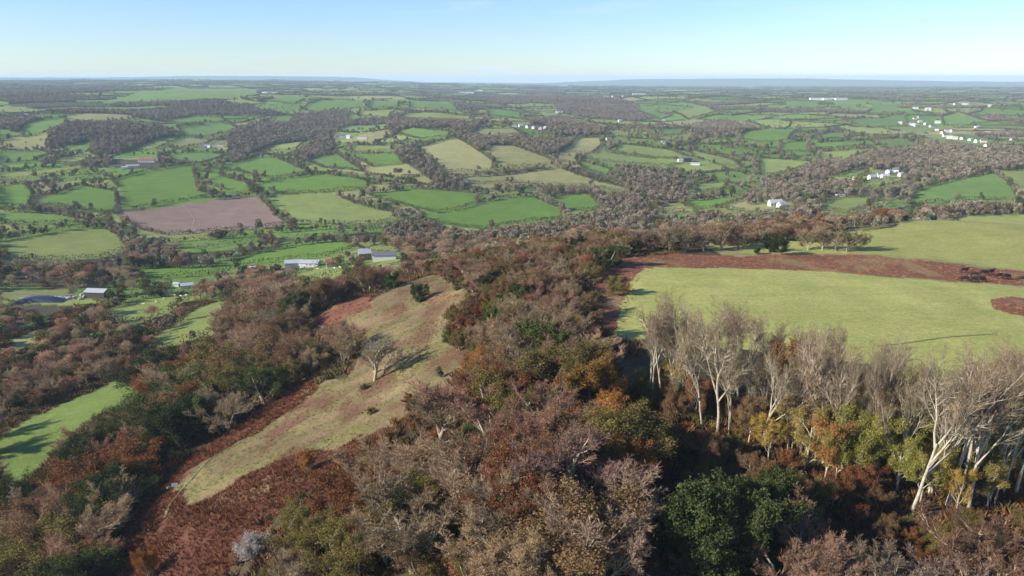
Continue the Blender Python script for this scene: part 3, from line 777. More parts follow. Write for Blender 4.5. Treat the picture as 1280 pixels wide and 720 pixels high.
# second rank of beeches, behind
for i, (px, py, h, t) in enumerate(sorted([(850, 478, 19, 0), (905, 482, 19, 1), (955, 500, 18, 1), (1000, 512, 19, 2), (1045, 520, 19, 1), (1100, 530, 18, 0), (1160, 560, 19, 2), (1225, 565, 20, 1), (1265, 560, 20, 1), (1195, 545, 18, 0)])):
    hero(px, py, 'beech', h, .95, PALE_T[t], 'belt back', ORD[i] + (' of' if i == 0 else ' from left in') + ' the rear rank of beeches whose crowns meet the field', (i * 5 + 2) % 6)
for i, (px, py, h, t) in enumerate(sorted([(975, 530, 15, 'rust'), (1015, 548, 14, 'orange'), (1048, 560, 14, 'gold'), (1120, 565, 14, 'gold'), (1090, 600, 11, 'lime'), (1055, 600, 11, 'lime'), (1030, 602, 10, 'orange'), (1165, 620, 9, 'olive'), (1120, 615, 9, 'lime'), (845, 510, 9, 'gold'), (935, 555, 9, 'brown'), (1072, 592, 12, 'lime'), (1108, 588, 13, 'olive'), (1140, 596, 12, 'lime'), (1178, 600, 12, 'olive'), (1210, 606, 11, 'lime'), (1245, 604, 12, 'olive'), (1000, 572, 11, 'brown'), (1060, 575, 14, 'gold'), (1095, 575, 15, 'gold'), (1128, 590, 11, 'gold'), (1155, 590, 12, 'gold'), (870, 525, 8, 'rust'), (985, 565, 10, 'olive'), (1005, 590, 10, 'olive'), (1045, 606, 9, 'lime'), (1150, 628, 8, 'lime'), (1195, 640, 7, 'gold'), (1235, 636, 8, 'olive'), (960, 578, 8, 'gold')])):
    t_ = t
    hero(px, py, 'goldbeech', h * 1.1, 1.0, {'lime': (.225,.215,.055), 'olive': (.25,.205,.065), 'gold': (.32,.22,.055), 'orange': (.28,.145,.05), 'rust': (.21,.10,.05), 'brown': (.22,.15,.08)}[t], 'belt gold', ORD[i] + (' of' if i == 0 else ' from left of') + ' the young beeches with clinging leaves, a ' + {'rust': 'rust-red', 'orange': 'orange', 'gold': 'golden', 'lime': 'yellow-green', 'olive': 'olive', 'brown': 'brown'}[t] + ' one')

# --- woods
GAPS = [(*hit(690, 700), 4.5), (*hit(815, 690), 5.5), (*hit(815, 640), 5), (*hit(790, 520), 5.5), (*hit(780, 490), 5.5)]
RW = W([(700, 425), (760, 425), (775, 460), (800, 500), (820, 560), (800, 640), (785, 800), (270, 800), (300, 720), (335, 660), (405, 620), (470, 572), (545, 522), (585, 478), (630, 448)])
fill('ridge', 'ridge', RW, 6.9, 6.5, 13.5, 21, GAPS + HERO, 1.4)
fill('edge', 'under', W([(405, 605), (470, 555), (545, 500), (590, 452), (612, 430), (640, 450), (585, 485), (545, 530), (470, 580), (420, 622)]), 3.6, 4, 7.5, 31)
fill('ridgetop', 'ridgetop', W([(560, 372), (600, 352), (650, 340), (700, 334), (760, 330), (750, 350), (760, 372), (765, 425), (700, 425), (640, 450), (600, 470), (605, 430), (590, 400), (610, 380)]), 5.6, 5, 8, 22, HERO, 1.3)
fill('nose', 'ridgetop', W([(500, 338), (540, 326), (620, 308), (700, 300), (790, 306), (790, 322), (700, 334), (600, 350), (545, 344)]), 5.8, 4.5, 7.5, 23, HERO, 1.3)
fill('foot', 'under', W([(870, 560), (1000, 585), (1120, 620), (1290, 650), (1290, 790), (860, 790)]), 3.8, 3.5, 6, 24, HERO)
fill('hollow', 'hollow', W([(-60, 620), (20, 600), (70, 568), (110, 535), (190, 505), (200, 478), (260, 440), (310, 470), (345, 492), (300, 530), (235, 568), (190, 578), (160, 640), (150, 700), (120, 790), (-90, 790)]), 8.0, 10, 15.5, 25, HERO, 1.35)
fill('slope', 'slope', W([(268, 425), (290, 390), (330, 362), (400, 350), (470, 345), (500, 345), (460, 366), (400, 386), (378, 412), (395, 420), (440, 408), (450, 430), (430, 462), (385, 474), (335, 488), (300, 470), (262, 445)]), 7.2, 8, 12, 26, HERO, 1.35)
fill('slopescrub', 'under', W([(400, 505), (450, 480), (500, 495), (560, 450), (575, 462), (520, 520), (470, 535), (400, 525)]), 9.5, 2.5, 4.5, 27, HERO)
fill('slopescrub', 'under', W([(555, 395), (590, 380), (612, 392), (610, 430), (575, 455), (560, 430)]), 3.6, 3, 6, 33, HERO)
fill('slopescrub', 'under', W([(560, 360), (620, 352), (650, 345), (650, 372), (600, 380)]), 4.5, 3, 6, 35, HERO)
fill('verge', 'slope', W([(20, 500), (30, 450), (70, 425), (140, 430), (190, 440), (250, 432), (262, 445), (200, 463), (150, 468), (60, 505), (0, 535), (-40, 540), (-60, 500)]), 8.2, 5, 9, 28, HERO, 1.3)

fill('brow', 'slope', np.array([(36, 300), (90, 300), (135, 306), (140, 330), (100, 345), (36, 345)]), 6.0, 4, 6.5, 91, HERO, 1.6)
BE = [hit(*p) for p in [(935, 302), (1000, 293), (1075, 286), (1120, 283), (1200, 271), (1290, 268)]]
for row in range(3):
    for (a, b), (c, d) in zip(BE, BE[1:]):
        n_ = max(1, int(math.dist((a, b), (c, d)) / 5.5))
        for q in range(n_):
            t_ = (q + rnd.uniform(0, .8)) / n_
            if rnd.random() < .12: continue
            TREES.append([a + (c - a) * t_ + rnd.gauss(0, 1.2), b + (d - b) * t_ + 3 + row * 7 + rnd.gauss(0, 1.5), rnd.choice(['bare', 'bare', 'twiggy', 'thinleaf', 'leafy']), rnd.uniform(2.8, 5) + row * .8, rnd.uniform(1.5, 1.9), None, 'brow', None])
            TREES[-1][5] = rnd.choice(BARE_TINTS) if TREES[-1][2] in ('bare', 'twiggy') else rnd.choice(['brown', 'olive', 'rust'])
# --- everything between the hedges of the middle distance
def free(x, y, margin=0):
    f = np.zeros(len(x), bool)
    for c, P, h in fields:
        if margin:
            cx, cy = P.mean(0); Q = P + (P - [cx, cy]) / np.maximum(np.linalg.norm(P - [cx, cy], axis=1), 1)[:, None] * margin
        else: Q = P
        f |= inpoly(Q, x, y)
    for Q in brackW + [slopeW, RW]: f |= inpoly(Q, x, y)
    return ~f
ZM = [  # pixel boxes, phrase for labels
 ((-100, 440, 330, 620), 'around the farm yard at the ridge foot'),
 ((-100, 290, 420, 330), 'along the stream below the ploughed field'),
 ((420, 270, 620, 345), 'around the farm behind the ridge'),
 ((620, 236, 960, 320), 'in the wooded valley behind the bracken strip'),
 ((960, 200, 1400, 320), 'in the valley behind the upper pale field'),
 ((-100, 200, 330, 290), 'between the bright fields beside the ploughed field'),
 ((330, 200, 700, 290), 'between the bright fields in the middle of the valley'),
 ((700, 160, 960, 240), 'around the dark barn on the far valley side'),
 ((960, 110, 1400, 200), 'around the white village'),
 ((-100, 90, 330, 200), 'in the copses above the red-roofed farm'),
 ((330, 90, 700, 200), 'on the hillside above the two olive fields'),
 ((700, 90, 960, 160), 'on the far slope above the dark barn'),
]
def mid_zone(px, py):
    for i, (b, s_) in enumerate(ZM):
        if b[0] <= px < b[2] and b[1] <= py < b[3]: return i
    return 11
TREE_LINES = []
def mid_fill():
    a = nrng.uniform(R(-37), R(37), 110000); r2 = nrng.uniform(330 ** 2, 1750 ** 2, 110000); r_ = np.sqrt(r2)
    x, y = r_ * np.sin(a), r_ * np.cos(a)
    z = zat(x, y); px, py = to_pix(x, y, z)
    ok = (px > -60) & (px < 1340) & free(x, y, 5)
    iw0 = inwood(px, py)
    dens = np.clip(fbm(x / 70 + 5, y / 70 + 8, 2) * 2.3 - .55, .0, 1)
    dens = np.where(px > 760, np.minimum(dens, .65), dens)
    dens *= np.interp(r_, [330, 600, 1000, 1700], [.95, .75, .36, .2]) * np.where(py < 300, .32, .8)
    iw = inwood(px, py)
    dens = np.where(iw, .62, dens)
    ok &= nrng.random(len(x)) < dens
    x, y, z, px, py, r_ = x[ok], y[ok], z[ok], px[ok], py[ok], r_[ok]
    h = nrng.uniform(5, 10.5, len(x))
    h = np.where((x > 40) & (z > -25) & (r_ < 480), h * .5, h)
    ok = seen(x, y, z + h * .8) & ~hides_open(x, y, z, h) & ~hides_open(x, y, z, h, 1.)
    x, y, z, px, py, r_, h = x[ok], y[ok], z[ok], px[ok], py[ok], r_[ok], h[ok]
    # thin out by spacing
    grid = {}; n = 0
    for i in range(len(x)):
        c = (int(x[i] // 6), int(y[i] // 6))
        if c in grid: continue
        grid[c] = 1; n += 1
        u = rnd.random()
        if u < .56: k, t = 'bare', rnd.choice(BARE_TINTS)
        elif u < .84: k, t = 'leafy', rnd.choice(['brown', 'olive', 'olive', 'green', 'brown', 'olive', 'green', 'rust' if px[i] > 500 else 'brown'])
        elif u < .93: k, t = 'evergreen', rnd.choice(['dark', 'green'])
        else: k, t = 'shrub', rnd.choice(['olive', 'brown'])
        TREES.append([x[i], y[i], 'mid_' + k, h[i] * (.55 if k == 'shrub' else 1), rnd.uniform(.95, 1.35), t, 'm%d' % mid_zone(px[i], py[i]), None])
mid_fill()

# --- hedges round the fields
hed_runs = []
def hedge_lines():
    used = {}
    for k, (c, P, h) in enumerate(fields):
        if not h: continue
        n = len(P); run = []
        for i in range(n):
            a, b = P[i], P[(i + 1) % n]; L = np.hypot(*(b - a)); m_ = max(2, int(L / 4))
            for q in range(m_):
                p = a + (b - a) * q / m_
                cx, cy = int(p[0] // 9), int(p[1] // 9)
                clash = any(used.get((cx + u, cy + v), k) != k for u in (-1, 0, 1) for v in (-1, 0, 1))
                if clash or math.hypot(*p) > 2600:
                    if len(run) > 4: hed_runs.append(run)
                    run = []
                else:
                    used.setdefault((cx, cy), k); run.append((p[0], p[1]))
            if len(run) * 4 > 90 or (len(run) > 6 and i == n - 1):
                hed_runs.append(run + [tuple(P[(i + 1) % n])]); run = []
        if len(run) > 4: hed_runs.append(run)
hedge_lines()
HEDGE_MATS = [plant_mat('hedge_leaves_' + n_, c, trans=.15, nscale=.3) for n_, c in (('brown', (.105,.082,.048)), ('green', (.065,.072,.030)), ('grey', (.125,.105,.075)))]
def cell_edges():
    """Boundaries of the far enclosures, as rows of points in the ground plane."""
    S = SEED; out = []
    d2 = ((S[:, None] - S[None]) ** 2).sum(-1); np.fill_diagonal(d2, 1e18)
    nb = np.argsort(d2, 1)[:, :9]
    seen_ = set()
    for i in range(ncell):
        for j in nb[i]:
            k = (min(i, j), max(i, j))
            if k in seen_: continue
            seen_.add(k)
            m_ = (S[i] + S[j]) / 2; v = S[j] - S[i]; L = np.hypot(*v); u = np.array([-v[1], v[0]]) / L
            t = np.linspace(-1.3, 1.3, 60)[:, None] * L; P = m_ + u * t
            c_ = nb[i]
            di = np.hypot(*(P - S[i]).T); dn = np.sqrt(((P[:, None] - S[c_][None]) ** 2).sum(-1)).min(1)
            ok = dn >= di - 1e-6 * di - .01
            if ok.sum() < 3: continue
            out.append((P[ok], cellwood[i] and cellwood[j]))
    return out
FAR_HEDGE = []
def split_edges():
    for P, wd in cell_edges():
        if wd or nrng.random() < .10: continue
        a, b = P[0], P[-1]; L = math.dist(a, b); r_ = float(np.hypot(*((a + b) / 2)))
        if r_ < 395 or L < 12: continue
        st = 4.0 if r_ < 950 else 5.0 * max(1, r_ / 2600)
        n = max(3, int(L / st)); t = np.linspace(0, 1, n)[:, None]; Q = a + (b - a) * t
        nrm = np.array([-(b - a)[1], (b - a)[0]]) / L
        Q = Q + nrm * (np.sin(t * math.pi) * nrng.normal(0, .06) * L + (fbm(Q[:, :1] / 25, Q[:, 1:] / 25, 2) - .5) * 10 * np.sin(t * math.pi))
        z = zat(Q[:, 0], Q[:, 1]); px, py = to_pix(Q[:, 0], Q[:, 1], z)
        ok = free(Q[:, 0], Q[:, 1], 6) & ~hides_open(Q[:, 0], Q[:, 1], z, np.full(n, 4.), .8) & ~inwood(px, py)
        run = []
        for q in range(n + 1):
            if q < n and ok[q]: run.append(tuple(Q[q]))
            else:
                if r_ < 950:
                    while len(run) > 34: hed_runs.append(run[:28]); run = run[27:]
                    if len(run) > 4: hed_runs.append(run)
                else:
                    for w2 in range(len(run) - 1):
                        FAR_HEDGE.append((*run[w2], math.atan2(run[w2 + 1][1] - run[w2][1], run[w2 + 1][0] - run[w2][0]), max(1, r_ / 2600)))
                run = []
split_edges()
def build_hedges():
    groups = {}
    for run in hed_runs:
        P = np.array(run); d = np.hypot(P[:, 0].mean(), P[:, 1].mean())
        z = zat(P[:, 0], P[:, 1]); px, py = to_pix(P[:, 0], P[:, 1], z)
        if (px < -10).all() or (px > 1290).all() or not seen(P[:, 0], P[:, 1], z + 2.2).any(): continue
        # trees standing in the hedge
        for (a, b) in run:
            if rnd.random() < .42 and not (hides_open(np.array([a]), np.array([b]), zat(a, b), np.array([6.]))[0] and rnd.random() < .8):
                k = rnd.choices(['bare', 'leafy', 'evergreen'], [.5, .38, .12])[0]
                t = rnd.choice(BARE_TINTS) if k == 'bare' else rnd.choice(['brown', 'olive', 'green', 'dark', 'olive', 'rust']) if k == 'leafy' else 'dark'
                zz = z1(a, b); qx, qy = to_pix(a, b, zz)
                TREES.append([a, b, 'mid_' + k, rnd.uniform(3.5, 9), rnd.uniform(1.0, 1.7), t, 'm%d' % mid_zone(qx, qy), None])
        big = 1 if d < 700 else 1.5 if d < 1300 else 2.0
        per = int(52 / big ** 1.6)
        n = per * len(P); t = nrng.uniform(0, len(P) - 1, n); i = np.minimum(t.astype(int), len(P) - 2); f = (t - i)[:, None]
        c = P[i] * (1 - f) + P[i + 1] * f
        hh = 2.7 + 2.2 * vnoise(c[:, 0] / 6, c[:, 1] / 6)
        c = c + nrng.normal(0, 1.15, c.shape)
        zc = zat(c[:, 0], c[:, 1]) + hh * nrng.uniform(.05, 1, n) ** .8
        C = np.stack([c[:, 0], c[:, 1], zc], 1)
        V = (C[:, None, :] + nrng.normal(0, .34 * big, (n, 3, 3))).reshape(-1, 3)
        org = np.array([P[0, 0], P[0, 1], z[0]])
        me = mesh_np('hedge', V - org, np.arange(n * 3).reshape(-1, 3), [rnd.choice(HEDGE_MATS)])
        o = link('hedge', me, loc=org)
        q = len(P) // 2
        g = mid_zone(px[q], py[q]); groups.setdefault(g, []).append((px[q], o))
    for g, L in groups.items():
        ph = ZM[g][1]
        for px_, o in L: tag(o, 'trimmed field hedge ' + ph, 'hedge', 'hedges ' + ph)
build_hedges()

# ------------------------------------------------------------------ instanced masses
def stuff(name, cat_label, pts, protos, group=None):
    """pts: x, y, z, scale, rot, index -> one object that scatters the plants nobody could count."""
    A = np.array(pts, float)
    me = bpy.data.meshes.new(name); me.vertices.add(len(A)); me.vertices.foreach_set('co', A[:, :3].astype(np.float32).ravel())
    for nm, col_ in (('scl', 3), ('rot', 4)):
        at = me.attributes.new(nm, 'FLOAT', 'POINT'); at.data.foreach_set('value', A[:, col_].astype(np.float32))
    at = me.attributes.new('idx', 'INT', 'POINT'); at.data.foreach_set('value', A[:, 5].astype(np.int32))
    c = bpy.data.collections.new(name + '_kinds')
    for i, m in enumerate(protos):
        c.objects.link(bpy.data.objects.new('%s_kind_%02d' % (name, i), m))
    o = link(name, me)
    g = bpy.data.node_groups.new(name, 'GeometryNodeTree')
    g.interface.new_socket('Geometry', in_out='INPUT', socket_type='NodeSocketGeometry')
    g.interface.new_socket('Geometry', in_out='OUTPUT', socket_type='NodeSocketGeometry')
    N = g.nodes.new; L = g.links.new
    gi, go = N('NodeGroupInput'), N('NodeGroupOutput')
    ip = N('GeometryNodeInstanceOnPoints'); ci_ = N('GeometryNodeCollectionInfo'); ci_.inputs['Collection'].default_value = c
    ci_.inputs['Separate Children'].default_value = True; ci_.inputs['Reset Children'].default_value = True
    ip.inputs['Pick Instance'].default_value = True
    def attr(nm, t):
        a = N('GeometryNodeInputNamedAttribute'); a.data_type = t; a.inputs['Name'].default_value = nm
        return next(s_ for s_ in a.outputs if s_.enabled and s_.name == 'Attribute')
    cx = N('ShaderNodeCombineXYZ'); L(attr('rot', 'FLOAT'), cx.inputs['Z'])
    L(gi.outputs[0], ip.inputs['Points']); L(ci_.outputs[0], ip.inputs['Instance']); L(attr('idx', 'INT'), ip.inputs['Instance Index'])
    L(cx.outputs[0], ip.inputs['Rotation']); L(attr('scl', 'FLOAT'), ip.inputs['Scale']); L(ip.outputs[0], go.inputs[0])
    md = o.modifiers.new('scatter', 'NODES'); md.node_group = g
    tag(o, cat_label[0], cat_label[1], group, 'stuff')
    return o

# ------------------------------------------------------------------ turn the tree list into objects
KIND_OF = {'bare': 'bare_tree', 'twiggy': 'coppiced_tree', 'beech': 'beech_tree', 'goldbeech': 'young_beech_tree', 'leafy': 'autumn_tree', 'thinleaf': 'thin_leaved_tree', 'evergreen': 'evergreen_tree', 'holly': 'evergreen_tree', 'shrub': 'shrub',
           'mid_bare': 'hedgerow_tree', 'mid_leafy': 'hedgerow_oak', 'mid_evergreen': 'evergreen_tree', 'mid_shrub': 'bush'}
CAT = {'bare_tree': 'bare tree', 'coppiced_tree': 'bare tree', 'beech_tree': 'beech tree', 'young_beech_tree': 'beech tree', 'autumn_tree': 'autumn tree', 'thin_leaved_tree': 'autumn tree', 'evergreen_tree': 'evergreen tree', 'shrub': 'shrub',
       'hedgerow_tree': 'bare tree', 'hedgerow_oak': 'autumn tree', 'bush': 'bush'}
LOOK = {'bare': 'leafless round-crowned tree', 'twiggy': 'leafless many-stemmed tree', 'leafy': 'full-leaved autumn tree', 'thinleaf': 'half-bare autumn tree', 'evergreen': 'evergreen tree',
        'shrub': 'low shrub', 'mid_bare': 'small leafless tree', 'mid_leafy': 'small leafy autumn tree', 'mid_evergreen': 'small evergreen tree', 'mid_shrub': 'small bush'}
ZPH = {'ridge': 'in the wood on the near ridge', 'ridgetop': 'on the crest beside the pale field corner', 'nose': 'on the far end of the ridge', 'foot': 'at the foot of the beech belt',
       'hollow': 'in the dark hollow by the bottom corner field', 'slope': 'on the slope above the narrow fields', 'slopescrub': 'on the tan grass slope', 'edge': 'between the tan slope and the wood', 'verge': 'along the hedge above the corner field',
       'belt': 'under the pale beeches', 'plateau': 'by the pale fields', 'brow': 'on the brow behind the pale fields'}
TONE = {'orange': 'orange', 'rust': 'rust-red', 'olive': 'olive', 'gold': 'golden', 'green': 'green', 'dark': 'dark green', 'brown': 'brown', 'lime': 'yellow-green'}
def bare_tone(t):
    return 'reddish' if t[0] / t[1] > 1.5 else 'grey' if t[0] / t[1] < 1.25 else 'brown'
def build_trees():
    A = np.array([(t[0], t[1]) for t in TREES]); z = zat(A[:, 0], A[:, 1])
    H = np.array([t[3] for t in TREES]); px, py = to_pix(A[:, 0], A[:, 1], z); tx, ty = to_pix(A[:, 0], A[:, 1], z + H)
    size = py - ty
    half = size * .55
    inview = (px + half > 3) & (px - half < 1277) & (ty < 716) & seen(A[:, 0], A[:, 1], z + H * .75)
    byk = {}
    for i, t in enumerate(TREES): byk.setdefault(KIND_OF[t[2]], []).append(i)
    objs = []; rest = []
    cap = {'hedgerow_tree': 285, 'hedgerow_oak': 285, 'evergreen_tree': 240, 'bush': 100}
    for k, L in byk.items():
        L.sort(key=lambda i: -(size[i] + (1000 if TREES[i][7] else 0)))
        q = 0
        for i in L:
            if (inview[i] and q < cap.get(k, 290)) or TREES[i][7]: objs.append(i); q += 1
            else: rest.append(i)
    # labels: count off the small groups, let big groups of look-alikes share one
    groups = {}
    for i in objs:
        t = TREES[i]
        if t[7]: continue
        tone = TONE.get(t[5]) if isinstance(t[5], str) else bare_tone(t[5]) if 'bare' in t[2] or t[2] == 'twiggy' else 'orange-brown' if t[5][0] > t[5][1] * 1.5 else 'yellow-olive'
        zp = ZM[int(t[6][1:])][1] if t[6][0] == 'm' and t[6][1:].isdigit() else ZPH[t[6]]
        groups.setdefault((KIND_OF[t[2]], t[2], tone, zp), []).append(i)
    lab = {}
    for (k, pk, tone, zp), L in groups.items():
        base_ = tone + ' ' + LOOK[pk] + ' ' + zp
        g = ('%s %ss %s' % (tone, LOOK[pk].split(' with')[0], zp))[:90]
        if len(L) == 1: lab[L[0]] = (base_, g)
        elif len(L) <= 9 and len((base_ + ' x x x x').split()) <= 16:
            L.sort(key=lambda i: px[i])
            for q, i in enumerate(L): lab[i] = ((ORD[q] + ' ' if q == 0 else ORD[q] + ' from left, ') + base_, g)
        else:
            for i in L: lab[i] = (base_, g)
    for i in objs:
        t = TREES[i]; rs = random.Random(int(A[i, 0] * 31 + A[i, 1] * 17))
        mid = t[2].startswith('mid_')
        protos = MID[t[2][4:]] if mid else PROTO[t[2]]
        if not mid and not t[7] and math.hypot(*A[i]) > 340 and t[2] in ('bare', 'leafy', 'evergreen', 'shrub'): protos = MID[t[2]]
        var = t[8] if len(t) > 8 and t[8] is not None else rs.randrange(len(protos))
        tm, cm, ph, pw = protos[var % len(protos)]
        s_ = t[3] / ph; kind = KIND_OF[t[2]]
        tint_ = LEAF_TINTS[t[5]] if isinstance(t[5], str) else t[5]
        wf = s_ * t[4]
        if tm is None or size[i] < 9:
            o = link(kind, cm, loc=(A[i, 0], A[i, 1], z[i])); cr = o
        else:
            o = bpy.data.objects.new(kind, None); COL.objects.link(o); o.location = (A[i, 0], A[i, 1], z[i])
            tr = link('trunk', tm, o); cr = link('crown', cm, o)
        cr.color = (*tint_, 1)
        o.rotation_euler = (0, 0, rs.uniform(0, 6.28)); o.scale = (wf, wf, s_)
        if t[7]: tag(o, t[7], CAT[kind], {'belt': 'tall pale beeches along the field', 'belt slim': 'slim beech stems', 'belt back': 'rear rank of pale beeches', 'belt gold': 'young beeches with clinging leaves'}.get(t[6]))
        else: tag(o, lab[i][0], CAT[kind], lab[i][1])
    return rest, A, z, H, px
REST = build_trees()

def hedge_piece(name, seed, mat):
    r = random.Random(seed); t = Tree(seed)
    for _ in range(70):
        p = Vector((r.uniform(-3.6, 3.6), r.gauss(0, .85), 0)); p.z = r.uniform(.1, 2.9 + .6 * math.sin(p.x * 1.3 + seed)); t.leaf(p, r.uniform(.6, .95))
    return mesh_np(name, t.cv, t.cf, [mat, mat], t.cm)
HPM = [plant_mat('far_hedge_%d' % i, c, jit=.25, nscale=.25) for i, c in enumerate([(.085,.075,.035), (.105,.085,.05), (.065,.072,.030)])]
# small plants as one mass: what lies beyond the counted trees
FT = [(.22,.175,.135), (.26,.22,.165), (.20,.15,.12), (.17,.155,.075), (.20,.14,.085), (.070,.085,.040), (.25,.225,.165)]
FARM = [plant_mat('far_foliage_%d' % i, c, jit=.2, nscale=.25) for i, c in enumerate(FT)]
FARP = [puff('far_tree', 500 + i, 10, 5.0, 230, 1.15, None, low=.0, mat=FARM[i]) [1] for i in range(len(FT))]
MIDP = [puff('mid_tree', 520 + i, 10, 4.8, 700, .6, None, low=.1, mat=FARM[i]) [1] for i in range(len(FT))]
def build_far():
    rest, A, z, H, px = REST
    pts = []
    for i in rest:
        k = TREES[i][2]
        if math.hypot(*A[i]) < 330 and px[i] > 1290: continue
        j = rnd.choice([0, 1, 2, 6, 0, 1, 2]) if 'bare' in k or 'twiggy' in k else 5 if 'evergreen' in k else rnd.choice([3, 4, 4, 3, 5])
        pts.append((A[i, 0], A[i, 1], z[i], H[i] / 10 * 1.1, rnd.uniform(0, 6.28), 7 + j))
    # woodland and hedges of the far patchwork
    n = 620000
    a = nrng.uniform(R(-38), R(38), n); r_ = np.exp(nrng.uniform(math.log(1250), math.log(12800), n))
    x, y = r_ * np.sin(a), r_ * np.cos(a)
    z2 = zat(x, y)
    ok = seen(x, y, z2 + 7) & free(x, y, 4) & ~hides_open(x, y, z2, np.full(len(x), 7.))
    x, y, z2, r_ = x[ok], y[ok], z2[ok], r_[ok]
    c, gap = cells(x, y)
    wood = cellwood[c]; edge_ = gap < np.clip(r_ / 500, 3, 12)
    sc_ = fbm(x / 180, y / 180, 2)
    u = nrng.random(len(x))
    fpx, fpy = to_pix(x, y, z2); wood = wood | (inwood(fpx, fpy) & (r_ < 3500))
    edge_[:] = False
    ok = (wood & (u < np.interp(r_, [1250, 3000, 12000], [.50, .42, .36]))) | (edge_ & (u < .85)) | (u < .007 + .035 * (sc_ > .62))
    x, y, z2, r_, wood, edge_ = x[ok], y[ok], z2[ok], r_[ok], wood[ok], edge_[ok]
    for i in range(len(x)):
        h = rnd.uniform(.5, .88) if wood[i] else rnd.uniform(.30, .55) * (1.8 if rnd.random() < .12 else 1)
        pts.append((x[i], y[i], z2[i] - .3, h * min(1.6, max(1, r_[i] / 4500)), rnd.uniform(0, 6.28), rnd.choice([0, 1, 2, 2, 0, 3, 6] if wood[i] else [0, 3, 5, 1, 4, 3])))
    print('far trees', len(pts))
    F = np.array(FAR_HEDGE); zz = zat(F[:, 0], F[:, 1]); vis = seen(F[:, 0], F[:, 1], zz + 4); hp = []
    for (a_, b_, an, sc1), z_, v_ in zip(FAR_HEDGE, zz, vis):
        if not v_: continue
        hp.append((a_, b_, z_ - .1, sc1 * rnd.uniform(.85, 1.2), an, rnd.randrange(3)))
        if rnd.random() < .16: pts.append((a_ + rnd.gauss(0, 1.5), b_ + rnd.gauss(0, 1.5), z_, rnd.uniform(.4, .95) * sc1 ** .5, rnd.uniform(0, 6.28), rnd.choice([0, 1, 3, 5, 4, 3])))
    print('far hedges', len(hp))
    stuff('distant_hedgerow', ('thin dark hedgerows dividing the far green fields', 'hedgerow'), hp, [hedge_piece('far_hedge', 700 + i, HPM[i]) for i in range(3)])
    stuff('distant_woodland', ('patchwork of far woods and hedgerow trees fading towards the horizon', 'woodland'), pts, FARP + MIDP)
build_far()

# ------------------------------------------------------------------ bracken and rough grass
def tuft(name, seed, n, h, w_, mat, lay=.6):
    r = random.Random(seed); t = Tree(seed)
    for _ in range(n):
        a = r.uniform(0, 6.28); q = r.uniform(0, .6) * w_; p = Vector((math.cos(a) * q, math.sin(a) * q, 0))
        d = Vector((math.cos(a) * lay + r.gauss(0, .3), math.sin(a) * lay + r.gauss(0, .3), r.uniform(.5, 1))).normalized()
        t.blade(p - Vector((0, 0, .1)), p + d * h * r.uniform(.6, 1.1), h * r.uniform(.12, .26))
    return mesh_np(name, t.cv, t.cf, [mat])
MBR = [plant_mat('bracken_fronds_%d' % i, c, jit=.35) for i, c in enumerate([(.17,.068,.038), (.12,.048,.028), (.20,.092,.050), (.26,.115,.065), (.20,.085,.050), (.31,.16,.095)])]
MGR = [plant_mat('grass_blades_%d' % i, c, jit=.3) for i, c in enumerate([(.25,.18,.11), (.185,.135,.075), (.125,.12,.05), (.15,.075,.045)])]
def build_tufts():
    pts = []
    for k, P in enumerate(brackW):
        d = np.hypot(*P.mean(0)); sp_ = .58 if d < 215 else 1.2
        x, y = scatter(P, sp_, 40 + k, 1.2, 8); z = zat(x, y)
        dens = fbm(x / 4, y / 4, 2)
        for a, b, c, e in zip(x, y, z, dens):
            if e < .16 or (d > 215 and e > .62): continue
            pts.append((a, b, c, rnd.uniform(.3, 1.35) * (.45 + 1.2 * e) * (.75 if d > 215 else 1), rnd.uniform(0, 6.28), rnd.randrange(3) + (3 if d > 215 else 0)))
    stuff('bracken', ('rust-red dead bracken covering the slope and the strip between the fields', 'bracken'), pts, [tuft('bracken_tuft', 600 + i, 18, .62, .75, MBR[i]) for i in range(6)])
    pts = []
    x, y = scatter(slopeW, .95, 60, 1.2, 8); z = zat(x, y); g_ = fbm(x / 12, y / 5, 3)
    for a, b, c, e in zip(x, y, z, g_):
        red = float(vnoise(np.array([a / 8 + 90]), np.array([b / 14 + 30]))[0]) > .62
        pts.append((a, b, c, rnd.uniform(.4, 1.0 if e < .5 else 1.7), rnd.uniform(0, 6.28), 3 if red and rnd.random() < .6 else 2 if e > .56 else rnd.choice([0, 0, 1])))
    stuff('rough_grass', ('dry tan grass tussocks on the open hillside', 'grass'), pts, [tuft('grass_tuft', 620 + i, 18, .34, .9, MGR[i], 1.1) for i in range(4)])
build_tufts()
